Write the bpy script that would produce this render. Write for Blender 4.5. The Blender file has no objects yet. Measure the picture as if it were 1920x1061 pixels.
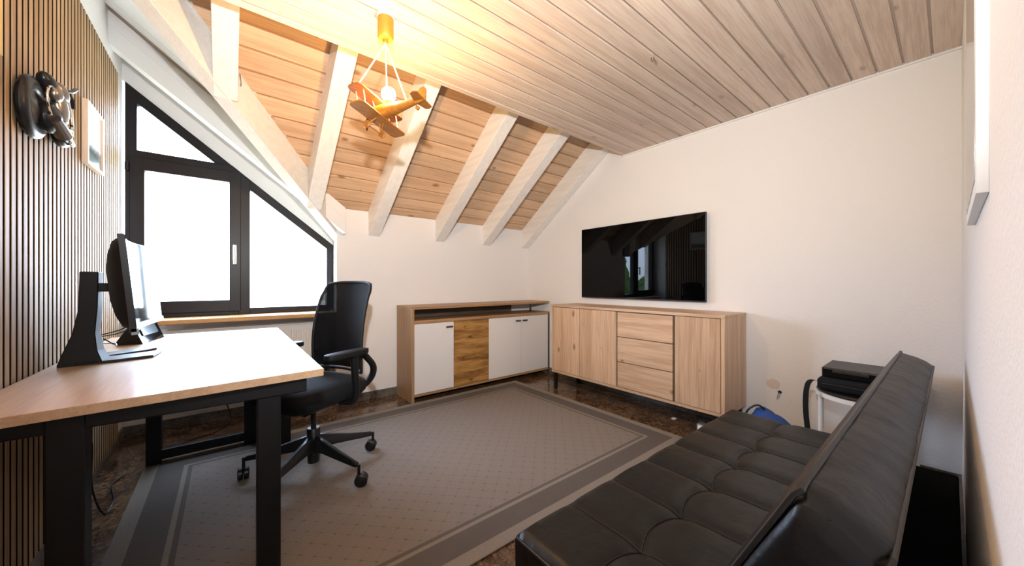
import bpy, bmesh, math, random
from mathutils import Vector, Matrix, Euler, noise
random.seed(7)
sc = bpy.context.scene
COL = sc.collection
H = 1.06                      # lens height above the floor (floor is z = 0)
PI = math.pi

# ------------------------------------------------------------------ camera, sky, exposure
cam = bpy.data.cameras.new('camera')
cam.sensor_width = 36.0
cam.lens = 36.0 * 662.5 / 1920.0
cam.clip_start = 0.01
cam_o = bpy.data.objects.new('camera', cam)
cam_o.location = (0, 0, H)
cam_o.rotation_euler = (PI / 2, 0, -0.678)
COL.objects.link(cam_o)
sc.camera = cam_o

SKY = (0.74, 0.90, 1.22)
SKY_STRENGTH = 15.0
BULB = 410.0
FLASH = 112.0
sc.view_settings.view_transform = 'Standard'
sc.view_settings.look = 'None'
sc.view_settings.gamma = 1.0
sc.view_settings.use_curve_mapping = False
sc.view_settings.exposure = 1.15

world = bpy.data.worlds.new('world')
sc.world = world
world.use_nodes = True
wn = world.node_tree.nodes
bg = wn['Background']
tc = wn.new('ShaderNodeTexCoord')
sp = wn.new('ShaderNodeSeparateXYZ')
cr = wn.new('ShaderNodeValToRGB')
mr = wn.new('ShaderNodeMapRange')
mr.inputs[1].default_value = -0.2
mr.inputs[2].default_value = 0.6
world.node_tree.links.new(tc.outputs['Generated'], sp.inputs[0])
world.node_tree.links.new(sp.outputs[2], mr.inputs[0])
world.node_tree.links.new(mr.outputs[0], cr.inputs[0])
cr.color_ramp.elements[0].position = 0.15
cr.color_ramp.elements[0].color = (0.55, 0.58, 0.55, 1)
cr.color_ramp.elements[1].position = 0.35
cr.color_ramp.elements[1].color = (SKY[0], SKY[1], SKY[2], 1)
world.node_tree.links.new(cr.outputs[0], bg.inputs[0])
bg.inputs[1].default_value = SKY_STRENGTH

# sampling portal in the window opening (guides the sky light, gives off none itself)
pl = bpy.data.lights.new('window_portal', 'AREA')
pl.shape = 'RECTANGLE'
pl.size = 1.3
pl.size_y = 1.7
pl.cycles.is_portal = True
po = bpy.data.objects.new('window_portal', pl)
po.location = (0.1, 3.68, H + 0.55)
po.rotation_euler = (-PI / 2, 0, 0)
COL.objects.link(po)
po['kind'] = 'helper'

# the photographer's flash, held a forearm above the lens: its hard shadows lie on the rafters
# behind the ceiling edge and behind the hanging airplane
fl_ = bpy.data.lights.new('photo_flash', 'SPOT')
fl_.energy = FLASH
fl_.color = (0.97, 0.98, 1.0)
fl_.spot_size = math.radians(140)
fl_.spot_blend = 1.0
fl_.shadow_soft_size = 0.025
flo = bpy.data.objects.new('photo_flash', fl_)
flo.location = (0.0, 0.03, H + 0.40)
flo.rotation_euler = (math.radians(109), 0, -0.64)
COL.objects.link(flo)
flo['kind'] = 'helper'

# ------------------------------------------------------------------ materials
def mat(name, color=(0.8, 0.8, 0.8), rough=0.5, metal=0.0, spec=0.5, bump=None, coat=0.0):
    m = bpy.data.materials.new(name)
    m.use_nodes = True
    b = m.node_tree.nodes['Principled BSDF']
    b.inputs['Base Color'].default_value = (*color, 1)
    b.inputs['Roughness'].default_value = rough
    b.inputs['Metallic'].default_value = metal
    b.inputs['Specular IOR Level'].default_value = spec
    if coat:
        b.inputs['Coat Weight'].default_value = coat
        b.inputs['Coat Roughness'].default_value = 0.1
    if bump:
        scale, strength, dist = bump
        n = m.node_tree.nodes.new('ShaderNodeTexNoise')
        n.inputs['Scale'].default_value = scale
        n.inputs['Detail'].default_value = 4
        t = m.node_tree.nodes.new('ShaderNodeTexCoord')
        bp = m.node_tree.nodes.new('ShaderNodeBump')
        bp.inputs['Strength'].default_value = strength
        bp.inputs['Distance'].default_value = dist
        m.node_tree.links.new(t.outputs['Object'], n.inputs['Vector'])
        m.node_tree.links.new(n.outputs[0], bp.inputs['Height'])
        m.node_tree.links.new(bp.outputs[0], b.inputs['Normal'])
    return m

def wood(name, light, dark, axis, stretch=0.06, scale=22.0, rough=0.45, knots=0.0, knot_col=(0.2, 0.1, 0.05), knot_scale=5.0, spec=0.4, rnd=True, streak=0.5, normal=2):
    """grain runs along `axis` (0 x, 1 y, 2 z) in object space"""
    m = bpy.data.materials.new(name)
    m.use_nodes = True
    nt = m.node_tree
    b = nt.nodes['Principled BSDF']
    L = nt.links.new
    t = nt.nodes.new('ShaderNodeTexCoord')
    mp = nt.nodes.new('ShaderNodeMapping')
    s = [1.0, 1.0, 1.0]
    s[axis] = stretch
    mp.inputs['Scale'].default_value = s
    L(t.outputs['Object'], mp.inputs['Vector'])
    vec = mp.outputs[0]
    if rnd:
        oi = nt.nodes.new('ShaderNodeObjectInfo')
        ml = nt.nodes.new('ShaderNodeMath'); ml.operation = 'MULTIPLY'; ml.inputs[1].default_value = 37.0
        cb = nt.nodes.new('ShaderNodeCombineXYZ')
        L(oi.outputs['Random'], ml.inputs[0])
        for i in range(3):
            L(ml.outputs[0], cb.inputs[i])
        ad = nt.nodes.new('ShaderNodeVectorMath'); ad.operation = 'ADD'
        L(vec, ad.inputs[0]); L(cb.outputs[0], ad.inputs[1])
        vec = ad.outputs[0]
    n1 = nt.nodes.new('ShaderNodeTexNoise')
    n1.inputs['Scale'].default_value = scale
    n1.inputs['Detail'].default_value = 5
    n1.inputs['Roughness'].default_value = 0.65
    n1.inputs['Distortion'].default_value = 0.35
    L(vec, n1.inputs['Vector'])
    n2 = nt.nodes.new('ShaderNodeTexNoise')
    n2.inputs['Scale'].default_value = scale * 6
    n2.inputs['Detail'].default_value = 3
    L(vec, n2.inputs['Vector'])
    mx = nt.nodes.new('ShaderNodeMath'); mx.operation = 'MULTIPLY_ADD'
    mx.inputs[1].default_value = streak
    L(n2.outputs[0], mx.inputs[0]); 
    sb = nt.nodes.new('ShaderNodeMath'); sb.operation = 'SUBTRACT'; sb.inputs[1].default_value = streak * 0.5
    L(n1.outputs[0], sb.inputs[0]); L(sb.outputs[0], mx.inputs[2])
    ramp = nt.nodes.new('ShaderNodeValToRGB')
    ramp.color_ramp.elements[0].position = 0.37
    ramp.color_ramp.elements[0].color = (*dark, 1)
    ramp.color_ramp.elements[1].position = 0.60
    ramp.color_ramp.elements[1].color = (*light, 1)
    L(mx.outputs[0], ramp.inputs[0])
    col = ramp.outputs[0]
    if rnd:
        hv = nt.nodes.new('ShaderNodeHueSaturation')
        rr = nt.nodes.new('ShaderNodeMapRange')
        rr.inputs[3].default_value = 0.90
        rr.inputs[4].default_value = 1.10
        L(oi.outputs['Random'], rr.inputs[0]); L(rr.outputs[0], hv.inputs['Value']); L(col, hv.inputs['Color'])
        col = hv.outputs[0]
    if knots:
        mk = nt.nodes.new('ShaderNodeMapping')
        s = [1.0, 1.0, 1.0]; s[axis] = 0.45
        mk.inputs['Scale'].default_value = s
        L(t.outputs['Object'], mk.inputs['Vector'])
        kv = mk.outputs[0]
        if rnd:
            a2 = nt.nodes.new('ShaderNodeVectorMath'); a2.operation = 'ADD'
            L(kv, a2.inputs[0]); L(cb.outputs[0], a2.inputs[1]); kv = a2.outputs[0]
        ks = nt.nodes.new('ShaderNodeSeparateXYZ'); kc = nt.nodes.new('ShaderNodeCombineXYZ')
        L(kv, ks.inputs[0])
        ia, ib = [i for i in range(3) if i != normal]
        L(ks.outputs[ia], kc.inputs[0]); L(ks.outputs[ib], kc.inputs[1])
        kv = kc.outputs[0]
        vo = nt.nodes.new('ShaderNodeTexVoronoi'); vo.voronoi_dimensions = '2D'
        vo.inputs['Scale'].default_value = knot_scale
        L(kv, vo.inputs['Vector'])
        kr = nt.nodes.new('ShaderNodeValToRGB')
        kr.color_ramp.elements[0].position = 0.03
        kr.color_ramp.elements[0].color = (1, 1, 1, 1)
        kr.color_ramp.elements[1].position = 0.085
        kr.color_ramp.elements[1].color = (0, 0, 0, 1)
        km = nt.nodes.new('ShaderNodeMath'); km.operation = 'MULTIPLY'; km.inputs[1].default_value = knots
        vs_ = nt.nodes.new('ShaderNodeSeparateColor'); L(vo.outputs['Color'], vs_.inputs[0])
        vr = nt.nodes.new('ShaderNodeMapRange'); vr.inputs[1].default_value = 0.30; vr.inputs[2].default_value = 0.95
        vr.inputs[3].default_value = 0.25; vr.inputs[4].default_value = 1.25
        L(vs_.outputs[0], vr.inputs[0])
        kd = nt.nodes.new('ShaderNodeMath'); kd.operation = 'DIVIDE'
        L(vo.outputs['Distance'], kd.inputs[0]); L(vr.outputs[0], kd.inputs[1])
        L(kd.outputs[0], kr.inputs[0])
        L(kr.outputs[0], km.inputs[0])
        mixc = nt.nodes.new('ShaderNodeMix'); mixc.data_type = 'RGBA'
        L(km.outputs[0], mixc.inputs[0]); L(col, mixc.inputs[6])
        mixc.inputs[7].default_value = (*knot_col, 1)
        col = mixc.outputs[2]
    L(col, b.inputs['Base Color'])
    b.inputs['Roughness'].default_value = rough
    b.inputs['Specular IOR Level'].default_value = spec
    bp = nt.nodes.new('ShaderNodeBump')
    bp.inputs['Strength'].default_value = 0.12
    bp.inputs['Distance'].default_value = 0.002
    L(n2.outputs[0], bp.inputs['Height']); L(bp.outputs[0], b.inputs['Normal'])
    return m

M = {}
M['wall'] = mat('textured_plaster', (0.82, 0.80, 0.785), 0.85, spec=0.25, bump=(130, 0.5, 0.004))
M['soffit'] = mat('white_board', (0.76, 0.75, 0.74), 0.6, spec=0.3)
M['white_paint'] = wood('white_painted_timber', (0.83, 0.80, 0.76), (0.76, 0.73, 0.69), 1, 0.05, 30, 0.5, rnd=True)
M['ceiling_plank'] = wood('whitewashed_pine', (0.66, 0.54, 0.45), (0.53, 0.41, 0.33), 0, 0.05, 22, 0.5, 0.55, (0.28, 0.17, 0.11), 4.6)
M['groove'] = mat('groove_board', (0.62, 0.52, 0.44), 0.7)
M['roof_plank'] = wood('warm_pine', (0.70, 0.48, 0.31), (0.58, 0.37, 0.22), 0, 0.05, 22, 0.5, 0.75, (0.22, 0.10, 0.04), 4.2)
M['roof_groove'] = mat('dark_groove_board', (0.40, 0.22, 0.10), 0.7)
M['shaded_batten'] = mat('shade_brown_batten', (0.30, 0.24, 0.19), 0.6)  # brown of pine in shade, the shade put into the colour
M['slat'] = wood('oak_slat', (0.42, 0.285, 0.165), (0.29, 0.185, 0.10), 2, 0.03, 60, 0.6, spec=0.2)
M['felt'] = mat('black_felt', (0.008, 0.007, 0.007), 0.95, spec=0.1)
M['oak_desk'] = wood('oak_laminate', (0.60, 0.40, 0.25), (0.50, 0.32, 0.185), 1, 0.05, 26, 0.30, spec=0.5, rnd=False)
M['oak_edge'] = wood('oak_edge_band', (0.58, 0.37, 0.20), (0.48, 0.29, 0.15), 0, 0.02, 40, 0.4, rnd=False)
M['oak_sill'] = wood('oak_sill_timber', (0.60, 0.33, 0.12), (0.48, 0.25, 0.08), 0, 0.05, 40, 0.35, rnd=False)
M['walnut'] = wood('brown_oak_board', (0.40, 0.235, 0.12), (0.28, 0.155, 0.075), 2, 0.04, 34, 0.42, rnd=False)
M['walnut_h'] = wood('brown_oak_board_flat', (0.42, 0.25, 0.125), (0.30, 0.17, 0.08), 0, 0.04, 34, 0.42, rnd=False)
M['dark_back'] = wood('dark_oak_board', (0.135, 0.10, 0.075), (0.085, 0.06, 0.045), 0, 0.04, 30, 0.5, rnd=False)
M['knotty'] = wood('knotty_oak', (0.47, 0.25, 0.075), (0.19, 0.085, 0.022), 0, 0.13, 12, 0.42, 0.85, (0.08, 0.035, 0.012), 7.0, rnd=False, streak=0.35, normal=1)
M['oak_v'] = wood('light_oak_upright', (0.63, 0.44, 0.295), (0.48, 0.305, 0.185), 2, 0.035, 20, 0.42, 0.75, (0.17, 0.075, 0.03), 4.6, rnd=True, normal=0)
M['oak_h'] = wood('light_oak_lying', (0.63, 0.44, 0.295), (0.48, 0.31, 0.19), 1, 0.045, 20, 0.42, 0.75, (0.17, 0.075, 0.03), 4.6, rnd=True, normal=0)
M['white_front'] = mat('white_laminate', (0.74, 0.72, 0.71), 0.35, bump=(60, 0.05, 0.001))
M['gap'] = mat('dark_joint', (0.05, 0.035, 0.025), 0.8)
M['frame_brown'] = mat('dark_brown_upvc', (0.009, 0.006, 0.008), 0.36, spec=0.25)
M['black_metal'] = mat('black_powder_coat', (0.005, 0.005, 0.006), 0.45, spec=0.35)
M['black_plastic'] = mat('black_plastic', (0.006, 0.006, 0.007), 0.38, spec=0.4)
M['black_matte'] = mat('black_matte_plastic', (0.006, 0.006, 0.007), 0.6, spec=0.3)
M['black_gloss'] = mat('black_gloss', (0.006, 0.006, 0.007), 0.06)
M['screen'] = mat('dark_glass_screen', (0.001, 0.001, 0.0014), 0.015, spec=0.16)
M['monitor_screen'] = mat('monitor_glass', (0.012, 0.014, 0.017), 0.10, spec=0.4)
M['display_screen'] = mat('small_display_glass', (0.05, 0.06, 0.07), 0.15, spec=0.5)
M['silver'] = mat('silver_plastic', (0.26, 0.28, 0.30), 0.4, 0.4)
M['steel'] = mat('brushed_steel', (0.42, 0.40, 0.38), 0.35, 0.9)
M['chrome'] = mat('chrome', (0.75, 0.74, 0.72), 0.12, 1.0)
M['gunmetal'] = mat('gunmetal', (0.13, 0.11, 0.10), 0.3, 0.85)
M['pewter'] = mat('pewter', (0.30, 0.27, 0.25), 0.28, 0.85)
M['dark_metal'] = mat('dark_cast_metal', (0.020, 0.020, 0.024), 0.30, 0.5)
M['white_plastic'] = mat('white_plastic', (0.80, 0.80, 0.79), 0.35)
M['radiator'] = mat('radiator_enamel', (0.78, 0.74, 0.69), 0.4)
M['blue'] = mat('blue_bag_fabric', (0.015, 0.07, 0.30), 0.45, bump=(35, 0.4, 0.01))
M['fabric'] = mat('black_upholstery', (0.007, 0.008, 0.010), 0.85, spec=0.3, bump=(700, 0.3, 0.001))
M['leather'] = mat('black_leather', (0.0072, 0.0070, 0.0072), 0.40, spec=0.33, bump=(26, 0.22, 0.012))
M['piping'] = mat('black_piping', (0.012, 0.011, 0.011), 0.4)
M['glow_wood'] = wood('honey_wood', (0.34, 0.125, 0.018), (0.24, 0.08, 0.010), 0, 0.12, 60, 0.4, rnd=False)
M['honey_can'] = mat('honey_can', (0.40, 0.19, 0.02), 0.4)
M['cord'] = mat('white_cord', (0.85, 0.80, 0.70), 0.6)
M['pale_strut'] = mat('pale_strut_wood', (0.62, 0.42, 0.20), 0.5)
M['patch'] = mat('filler_patch', (0.72, 0.62, 0.55), 0.9, bump=(60, 0.5, 0.004))
M['frame_light'] = wood('pale_frame_wood', (0.74, 0.62, 0.52), (0.64, 0.52, 0.42), 2, 0.05, 60, 0.4, rnd=False)
M['frame_gold'] = wood('honey_frame_wood', (0.62, 0.40, 0.12), (0.54, 0.33, 0.09), 2, 0.05, 60, 0.4, rnd=False)
M['frame_white'] = mat('white_frame_lacquer', (0.80, 0.81, 0.80), 0.35)
M['foliage'] = mat('tree_foliage', (0.06, 0.13, 0.025), 0.8, bump=(6, 1.0, 0.3))
M['foliage_light'] = mat('light_tree_foliage', (0.13, 0.22, 0.035), 0.8, bump=(6, 1.0, 0.3))
M['bark'] = mat('tree_bark', (0.08, 0.055, 0.035), 0.9)
M['lawn'] = mat('lawn', (0.07, 0.14, 0.03), 0.95)

def fabric_mesh():
    m = mat('black_mesh_weave', (0.004, 0.005, 0.008), 0.7, spec=0.3, bump=(900, 0.4, 0.001))
    nt = m.node_tree
    b = nt.nodes['Principled BSDF']
    tr = nt.nodes.new('ShaderNodeBsdfTransparent')
    mx = nt.nodes.new('ShaderNodeMixShader')
    mx.inputs[0].default_value = 0.012
    nt.links.new(b.outputs[0], mx.inputs[1]); nt.links.new(tr.outputs[0], mx.inputs[2])
    nt.links.new(mx.outputs[0], nt.nodes['Material Output'].inputs[0])
    return m
M['mesh'] = fabric_mesh()

def glass():
    m = bpy.data.materials.new('window_glass'); m.use_nodes = True
    nt = m.node_tree
    nt.nodes.remove(nt.nodes['Principled BSDF'])
    tr = nt.nodes.new('ShaderNodeBsdfTransparent')
    tr.inputs[0].default_value = (0.96, 0.98, 0.97, 1)
    gl = nt.nodes.new('ShaderNodeBsdfGlossy'); gl.inputs['Roughness'].default_value = 0.0
    lw = nt.nodes.new('ShaderNodeLayerWeight'); lw.inputs[0].default_value = 0.5
    pw = nt.nodes.new('ShaderNodeMath'); pw.operation = 'POWER'; pw.inputs[1].default_value = 5.0
    nt.links.new(lw.outputs['Facing'], pw.inputs[0])
    fr = nt.nodes.new('ShaderNodeMath'); fr.operation = 'MULTIPLY_ADD'; fr.inputs[1].default_value = 0.9; fr.inputs[2].default_value = 0.03
    nt.links.new(pw.outputs[0], fr.inputs[0])
    mx = nt.nodes.new('ShaderNodeMixShader')
    nt.links.new(fr.outputs[0], mx.inputs[0]); nt.links.new(tr.outputs[0], mx.inputs[1]); nt.links.new(gl.outputs[0], mx.inputs[2])
    nt.links.new(mx.outputs[0], nt.nodes['Material Output'].inputs[0])
    return m
M['glass'] = glass()

def bulb_mat():
    m = bpy.data.materials.new('lit_bulb'); m.use_nodes = True
    nt = m.node_tree
    nt.nodes.remove(nt.nodes['Principled BSDF'])
    e = nt.nodes.new('ShaderNodeEmission')
    e.inputs[0].default_value = (1.0, 0.60, 0.22, 1)
    e.inputs[1].default_value = BULB
    nt.links.new(e.outputs[0], nt.nodes['Material Output'].inputs[0])
    return m
M['bulb'] = bulb_mat()

def granite(name, cols, rough, scale=38):
    m = bpy.data.materials.new(name); m.use_nodes = True
    nt = m.node_tree; b = nt.nodes['Principled BSDF']; L = nt.links.new
    t = nt.nodes.new('ShaderNodeTexCoord')
    n1 = nt.nodes.new('ShaderNodeTexNoise'); n1.inputs['Scale'].default_value = scale
    n1.inputs['Detail'].default_value = 8; n1.inputs['Roughness'].default_value = 0.75; n1.inputs['Distortion'].default_value = 1.2
    n2 = nt.nodes.new('ShaderNodeTexNoise'); n2.inputs['Scale'].default_value = 7; n2.inputs['Detail'].default_value = 3
    L(t.outputs['Object'], n1.inputs['Vector']); L(t.outputs['Object'], n2.inputs['Vector'])
    ad = nt.nodes.new('ShaderNodeMath'); ad.operation = 'MULTIPLY_ADD'; ad.inputs[1].default_value = 0.35
    sb = nt.nodes.new('ShaderNodeMath'); sb.operation = 'SUBTRACT'; sb.inputs[1].default_value = 0.175
    L(n1.outputs[0], sb.inputs[0]); L(n2.outputs[0], ad.inputs[0]); L(sb.outputs[0], ad.inputs[2])
    r = nt.nodes.new('ShaderNodeValToRGB')
    ps = (0.36, 0.47, 0.56, 0.68)
    for i, c in enumerate(cols):
        e = r.color_ramp.elements[i] if i < 2 else r.color_ramp.elements.new(ps[i])
        e.position = ps[i]; e.color = (*c, 1)
    L(ad.outputs[0], r.inputs[0]); L(r.outputs[0], b.inputs['Base Color'])
    b.inputs['Roughness'].default_value = rough
    return m
M['granite'] = granite('polished_brown_granite', ((0.018, 0.012, 0.009), (0.075, 0.042, 0.024), (0.17, 0.095, 0.050), (0.25, 0.17, 0.11)), 0.13)
M['granite_base'] = granite('grey_brown_granite', ((0.04, 0.034, 0.03), (0.10, 0.085, 0.075), (0.17, 0.15, 0.13), (0.26, 0.23, 0.21)), 0.3, 90)

RX0, RX1, RY0, RY1 = -0.37, 2.425, 1.125, 2.953
def rug_mat():
    m = bpy.data.materials.new('flatwoven_rug'); m.use_nodes = True
    nt = m.node_tree; b = nt.nodes['Principled BSDF']; L = nt.links.new
    def math_(op, a, bb=None):
        n = nt.nodes.new('ShaderNodeMath'); n.operation = op
        for i, v in enumerate((a, bb)):
            if v is None: continue
            if isinstance(v, (int, float)): n.inputs[i].default_value = v
            else: L(v, n.inputs[i])
        return n.outputs[0]
    t = nt.nodes.new('ShaderNodeTexCoord'); s = nt.nodes.new('ShaderNodeSeparateXYZ')
    L(t.outputs['Object'], s.inputs[0])
    x, y = s.outputs[0], s.outputs[1]
    d = math_('MINIMUM', math_('MINIMUM', math_('SUBTRACT', x, RX0), math_('SUBTRACT', RX1, x)), math_('MINIMUM', math_('SUBTRACT', y, RY0), math_('SUBTRACT', RY1, y)))
    r = nt.nodes.new('ShaderNodeValToRGB'); r.color_ramp.interpolation = 'CONSTANT'
    lt, dk, fl = (0.235, 0.205, 0.175), (0.115, 0.100, 0.090), (0.215, 0.185, 0.162)
    els = [(0, lt), (0.06, dk), (0.172, lt), (0.192, (0.12, 0.105, 0.09)), (0.212, fl)]
    for i, (p, c) in enumerate(els):
        e = r.color_ramp.elements[i] if i < 2 else r.color_ramp.elements.new(p)
        e.position = p; e.color = (*c, 1)
    L(d, r.inputs[0])
    # lattice of small dark stitches in the field
    k = 1 / 0.062
    u = math_('MULTIPLY', math_('ADD', x, y), k * 0.7071); v = math_('MULTIPLY', math_('SUBTRACT', x, y), k * 0.7071)
    fu = math_('ABSOLUTE', math_('SUBTRACT', math_('FRACT', u), 0.5)); fv = math_('ABSOLUTE', math_('SUBTRACT', math_('FRACT', v), 0.5))
    dots = math_('MULTIPLY', math_('LESS_THAN', fu, 0.055), math_('LESS_THAN', fv, 0.11))
    lines = math_('MAXIMUM', math_('LESS_THAN', fu, 0.035), math_('LESS_THAN', fv, 0.035))
    infield = math_('GREATER_THAN', d, 0.212)
    nz = nt.nodes.new('ShaderNodeTexNoise'); nz.inputs['Scale'].default_value = 260; nz.inputs['Detail'].default_value = 2
    L(t.outputs['Object'], nz.inputs['Vector'])
    dark = math_('MULTIPLY', infield, math_('MAXIMUM', math_('MULTIPLY', dots, 0.33), math_('MULTIPLY', lines, 0.08)))
    val = math_('SUBTRACT', math_('MULTIPLY_ADD', nz.outputs[0], 0.75), dark)
    nn = val.node.inputs[0].links[0].from_node
    nn.inputs[2].default_value = 0.62
    hv = nt.nodes.new('ShaderNodeHueSaturation')
    L(r.outputs[0], hv.inputs['Color']); L(val, hv.inputs['Value'])
    L(hv.outputs[0], b.inputs['Base Color'])
    b.inputs['Roughness'].default_value = 0.9; b.inputs['Specular IOR Level'].default_value = 0.2
    bp = nt.nodes.new('ShaderNodeBump'); bp.inputs['Strength'].default_value = 0.5; bp.inputs['Distance'].default_value = 0.003
    L(nz.outputs[0], bp.inputs['Height']); L(bp.outputs[0], b.inputs['Normal'])
    return m
M['rug'] = rug_mat()

def picture_mat(name, z0, z1, cols):
    """flat print: colours by height with a ragged skyline"""
    m = bpy.data.materials.new(name); m.use_nodes = True
    nt = m.node_tree; b = nt.nodes['Principled BSDF']; L = nt.links.new
    t = nt.nodes.new('ShaderNodeTexCoord'); s = nt.nodes.new('ShaderNodeSeparateXYZ')
    L(t.outputs['Object'], s.inputs[0])
    n = nt.nodes.new('ShaderNodeTexNoise'); n.inputs['Scale'].default_value = 24; n.inputs['Detail'].default_value = 5
    L(t.outputs['Object'], n.inputs['Vector'])
    mr = nt.nodes.new('ShaderNodeMapRange'); mr.inputs[1].default_value = z0; mr.inputs[2].default_value = z1
    L(s.outputs[2], mr.inputs[0])
    ma = nt.nodes.new('ShaderNodeMath'); ma.operation = 'MULTIPLY_ADD'; ma.inputs[1].default_value = 0.12
    L(n.outputs[0], ma.inputs[0]); L(mr.outputs[0], ma.inputs[2])
    r = nt.nodes.new('ShaderNodeValToRGB')
    for i, (p, c) in enumerate(cols):
        e = r.color_ramp.elements[i] if i < 2 else r.color_ramp.elements.new(p)
        e.position = p; e.color = (*c, 1)
    L(ma.outputs[0], r.inputs[0]); L(r.outputs[0], b.inputs['Base Color'])
    b.inputs['Roughness'].default_value = 0.15
    return m

# ------------------------------------------------------------------ geometry helpers
def box(bm, x0, x1, y0, y1, z0, z1, bev=0.0, seg=2):
    vs = [bm.verts.new(p) for p in ((x0, y0, z0), (x1, y0, z0), (x1, y1, z0), (x0, y1, z0), (x0, y0, z1), (x1, y0, z1), (x1, y1, z1), (x0, y1, z1))]
    fs = [bm.faces.new([vs[i] for i in f]) for f in ((3, 2, 1, 0), (4, 5, 6, 7), (0, 1, 5, 4), (1, 2, 6, 5), (2, 3, 7, 6), (3, 0, 4, 7))]
    if bev:
        es = list({e for f in fs for e in f.edges})
        bmesh.ops.bevel(bm, geom=es, offset=bev, segments=seg, profile=0.5, affect='EDGES')
    return bm

def B(*a, **k):
    return box(bmesh.new(), *a, **k)

def prism(bm, poly, vec, bev=0.0):
    """polygon (3-D points) pushed along vec"""
    vec = Vector(vec)
    a = [bm.verts.new(p) for p in poly]
    c = [bm.verts.new(Vector(p) + vec) for p in poly]
    n = len(poly)
    fs = [bm.faces.new(a), bm.faces.new(list(reversed(c)))]
    for i in range(n):
        fs.append(bm.faces.new([a[(i + 1) % n], a[i], c[i], c[(i + 1) % n]]))
    bmesh.ops.recalc_face_normals(bm, faces=fs)
    if bev:
        es = list({e for f in fs for e in f.edges})
        bmesh.ops.bevel(bm, geom=es, offset=bev, segments=2, profile=0.5, affect='EDGES')
    return bm

def tube(bm, pts, r, n=8, cap=True):
    pts = [Vector(p) for p in pts]
    rs = r if isinstance(r, (list, tuple)) else [r] * len(pts)
    rings = []
    up = Vector((0, 0, 1))
    prev = None
    for i, p in enumerate(pts):
        d = (pts[min(i + 1, len(pts) - 1)] - pts[max(i - 1, 0)]).normalized()
        if prev is None:
            a = d.cross(up) if abs(d.dot(up)) < 0.95 else d.cross(Vector((1, 0, 0)))
        else:
            a = prev - d * prev.dot(d)
        a.normalize(); prev = a
        b = d.cross(a)
        rings.append([bm.verts.new(p + (a * math.cos(t) + b * math.sin(t)) * rs[i]) for t in (2 * PI * k / n for k in range(n))])
    for i in range(len(rings) - 1):
        for k in range(n):
            bm.faces.new([rings[i][k], rings[i][(k + 1) % n], rings[i + 1][(k + 1) % n], rings[i + 1][k]])
    if cap:
        bm.faces.new(list(reversed(rings[0]))); bm.faces.new(rings[-1])
    return bm

def curve_pts(pts, n=8):
    """Catmull-Rom through pts"""
    P = [Vector(p) for p in pts]
    P = [P[0] * 2 - P[1]] + P + [P[-1] * 2 - P[-2]]
    out = []
    for i in range(1, len(P) - 2):
        for k in range(n):
            t = k / n
            a, b, c, d = P[i - 1], P[i], P[i + 1], P[i + 2]
            out.append(0.5 * ((2 * b) + (c - a) * t + (2 * a - 5 * b + 4 * c - d) * t * t + (3 * b - a - 3 * c + d) * t ** 3))
    out.append(P[-2])
    return out

def lathe(bm, prof, origin=(0, 0, 0), axis=(0, 0, 1), n=24):
    """prof: (radius, height) pairs turned about axis"""
    ax = Vector(axis).normalized()
    q = Vector((0, 0, 1)).rotation_difference(ax)
    o = Vector(origin)
    rings = []
    for r, h in prof:
        rings.append([bm.verts.new(o + q @ Vector((max(r, 1e-4) * math.cos(2 * PI * k / n), max(r, 1e-4) * math.sin(2 * PI * k / n), h))) for k in range(n)])
    for i in range(len(rings) - 1):
        for k in range(n):
            bm.faces.new([rings[i][k], rings[i][(k + 1) % n], rings[i + 1][(k + 1) % n], rings[i + 1][k]])
    bm.faces.new(list(reversed(rings[0]))); bm.faces.new(rings[-1])
    return bm

def torus(bm, c, axis, R, r, n=32, m=10, squash=1.0):
    ax = Vector(axis).normalized()
    q = Vector((0, 0, 1)).rotation_difference(ax)
    c = Vector(c)
    rings = []
    for i in range(n):
        t = 2 * PI * i / n
        rings.append([bm.verts.new(c + q @ Vector(((R + r * math.cos(s)) * math.cos(t), (R + r * math.cos(s)) * math.sin(t), squash * r * math.sin(s)))) for s in (2 * PI * k / m for k in range(m))])
    for i in range(n):
        for k in range(m):
            bm.faces.new([rings[i][k], rings[(i + 1) % n][k], rings[(i + 1) % n][(k + 1) % m], rings[i][(k + 1) % m]])
    return bm

def ellipsoid(bm, c, rad, rot=(0, 0, 0), seg=16, ring=10):
    mtx = Matrix.Translation(c) @ Euler(rot).to_matrix().to_4x4() @ Matrix.Diagonal((*rad, 1))
    bmesh.ops.create_uvsphere(bm, u_segments=seg, v_segments=ring, radius=1, matrix=mtx)
    return bm

def obj(name, bm, m, parent=None, smooth=False):
    me = bpy.data.meshes.new(name)
    bm.normal_update()
    bm.to_mesh(me); bm.free()
    if smooth:
        me.polygons.foreach_set('use_smooth', [True] * len(me.polygons))
        try:
            me.set_sharp_from_angle(angle=math.radians(40))
        except Exception:
            pass
    me.materials.append(m)
    o = bpy.data.objects.new(name, me)
    COL.objects.link(o)
    if parent is not None:
        o.parent = parent
        if parent.type == 'EMPTY':
            o.matrix_parent_inverse = (Matrix.LocRotScale(parent.location, parent.rotation_euler, parent.scale)).inverted()
    return o

def copy_at(src, loc, parent):
    o = src.copy()
    COL.objects.link(o)
    o.parent = parent
    o.location = loc
    return o

def tag(o, label=None, cat=None, group=None, kind=None):
    if label: o['label'] = label
    if cat: o['category'] = cat
    if group: o['group'] = group
    if kind: o['kind'] = kind
    return o

def thing(name, label, cat, loc, group=None, rotz=0.0):
    o = bpy.data.objects.new(name, None)
    o.empty_display_size = 0.1
    o.location = loc
    o.rotation_euler = (0, 0, rotz)
    COL.objects.link(o)
    return tag(o, label, cat, group)

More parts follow.
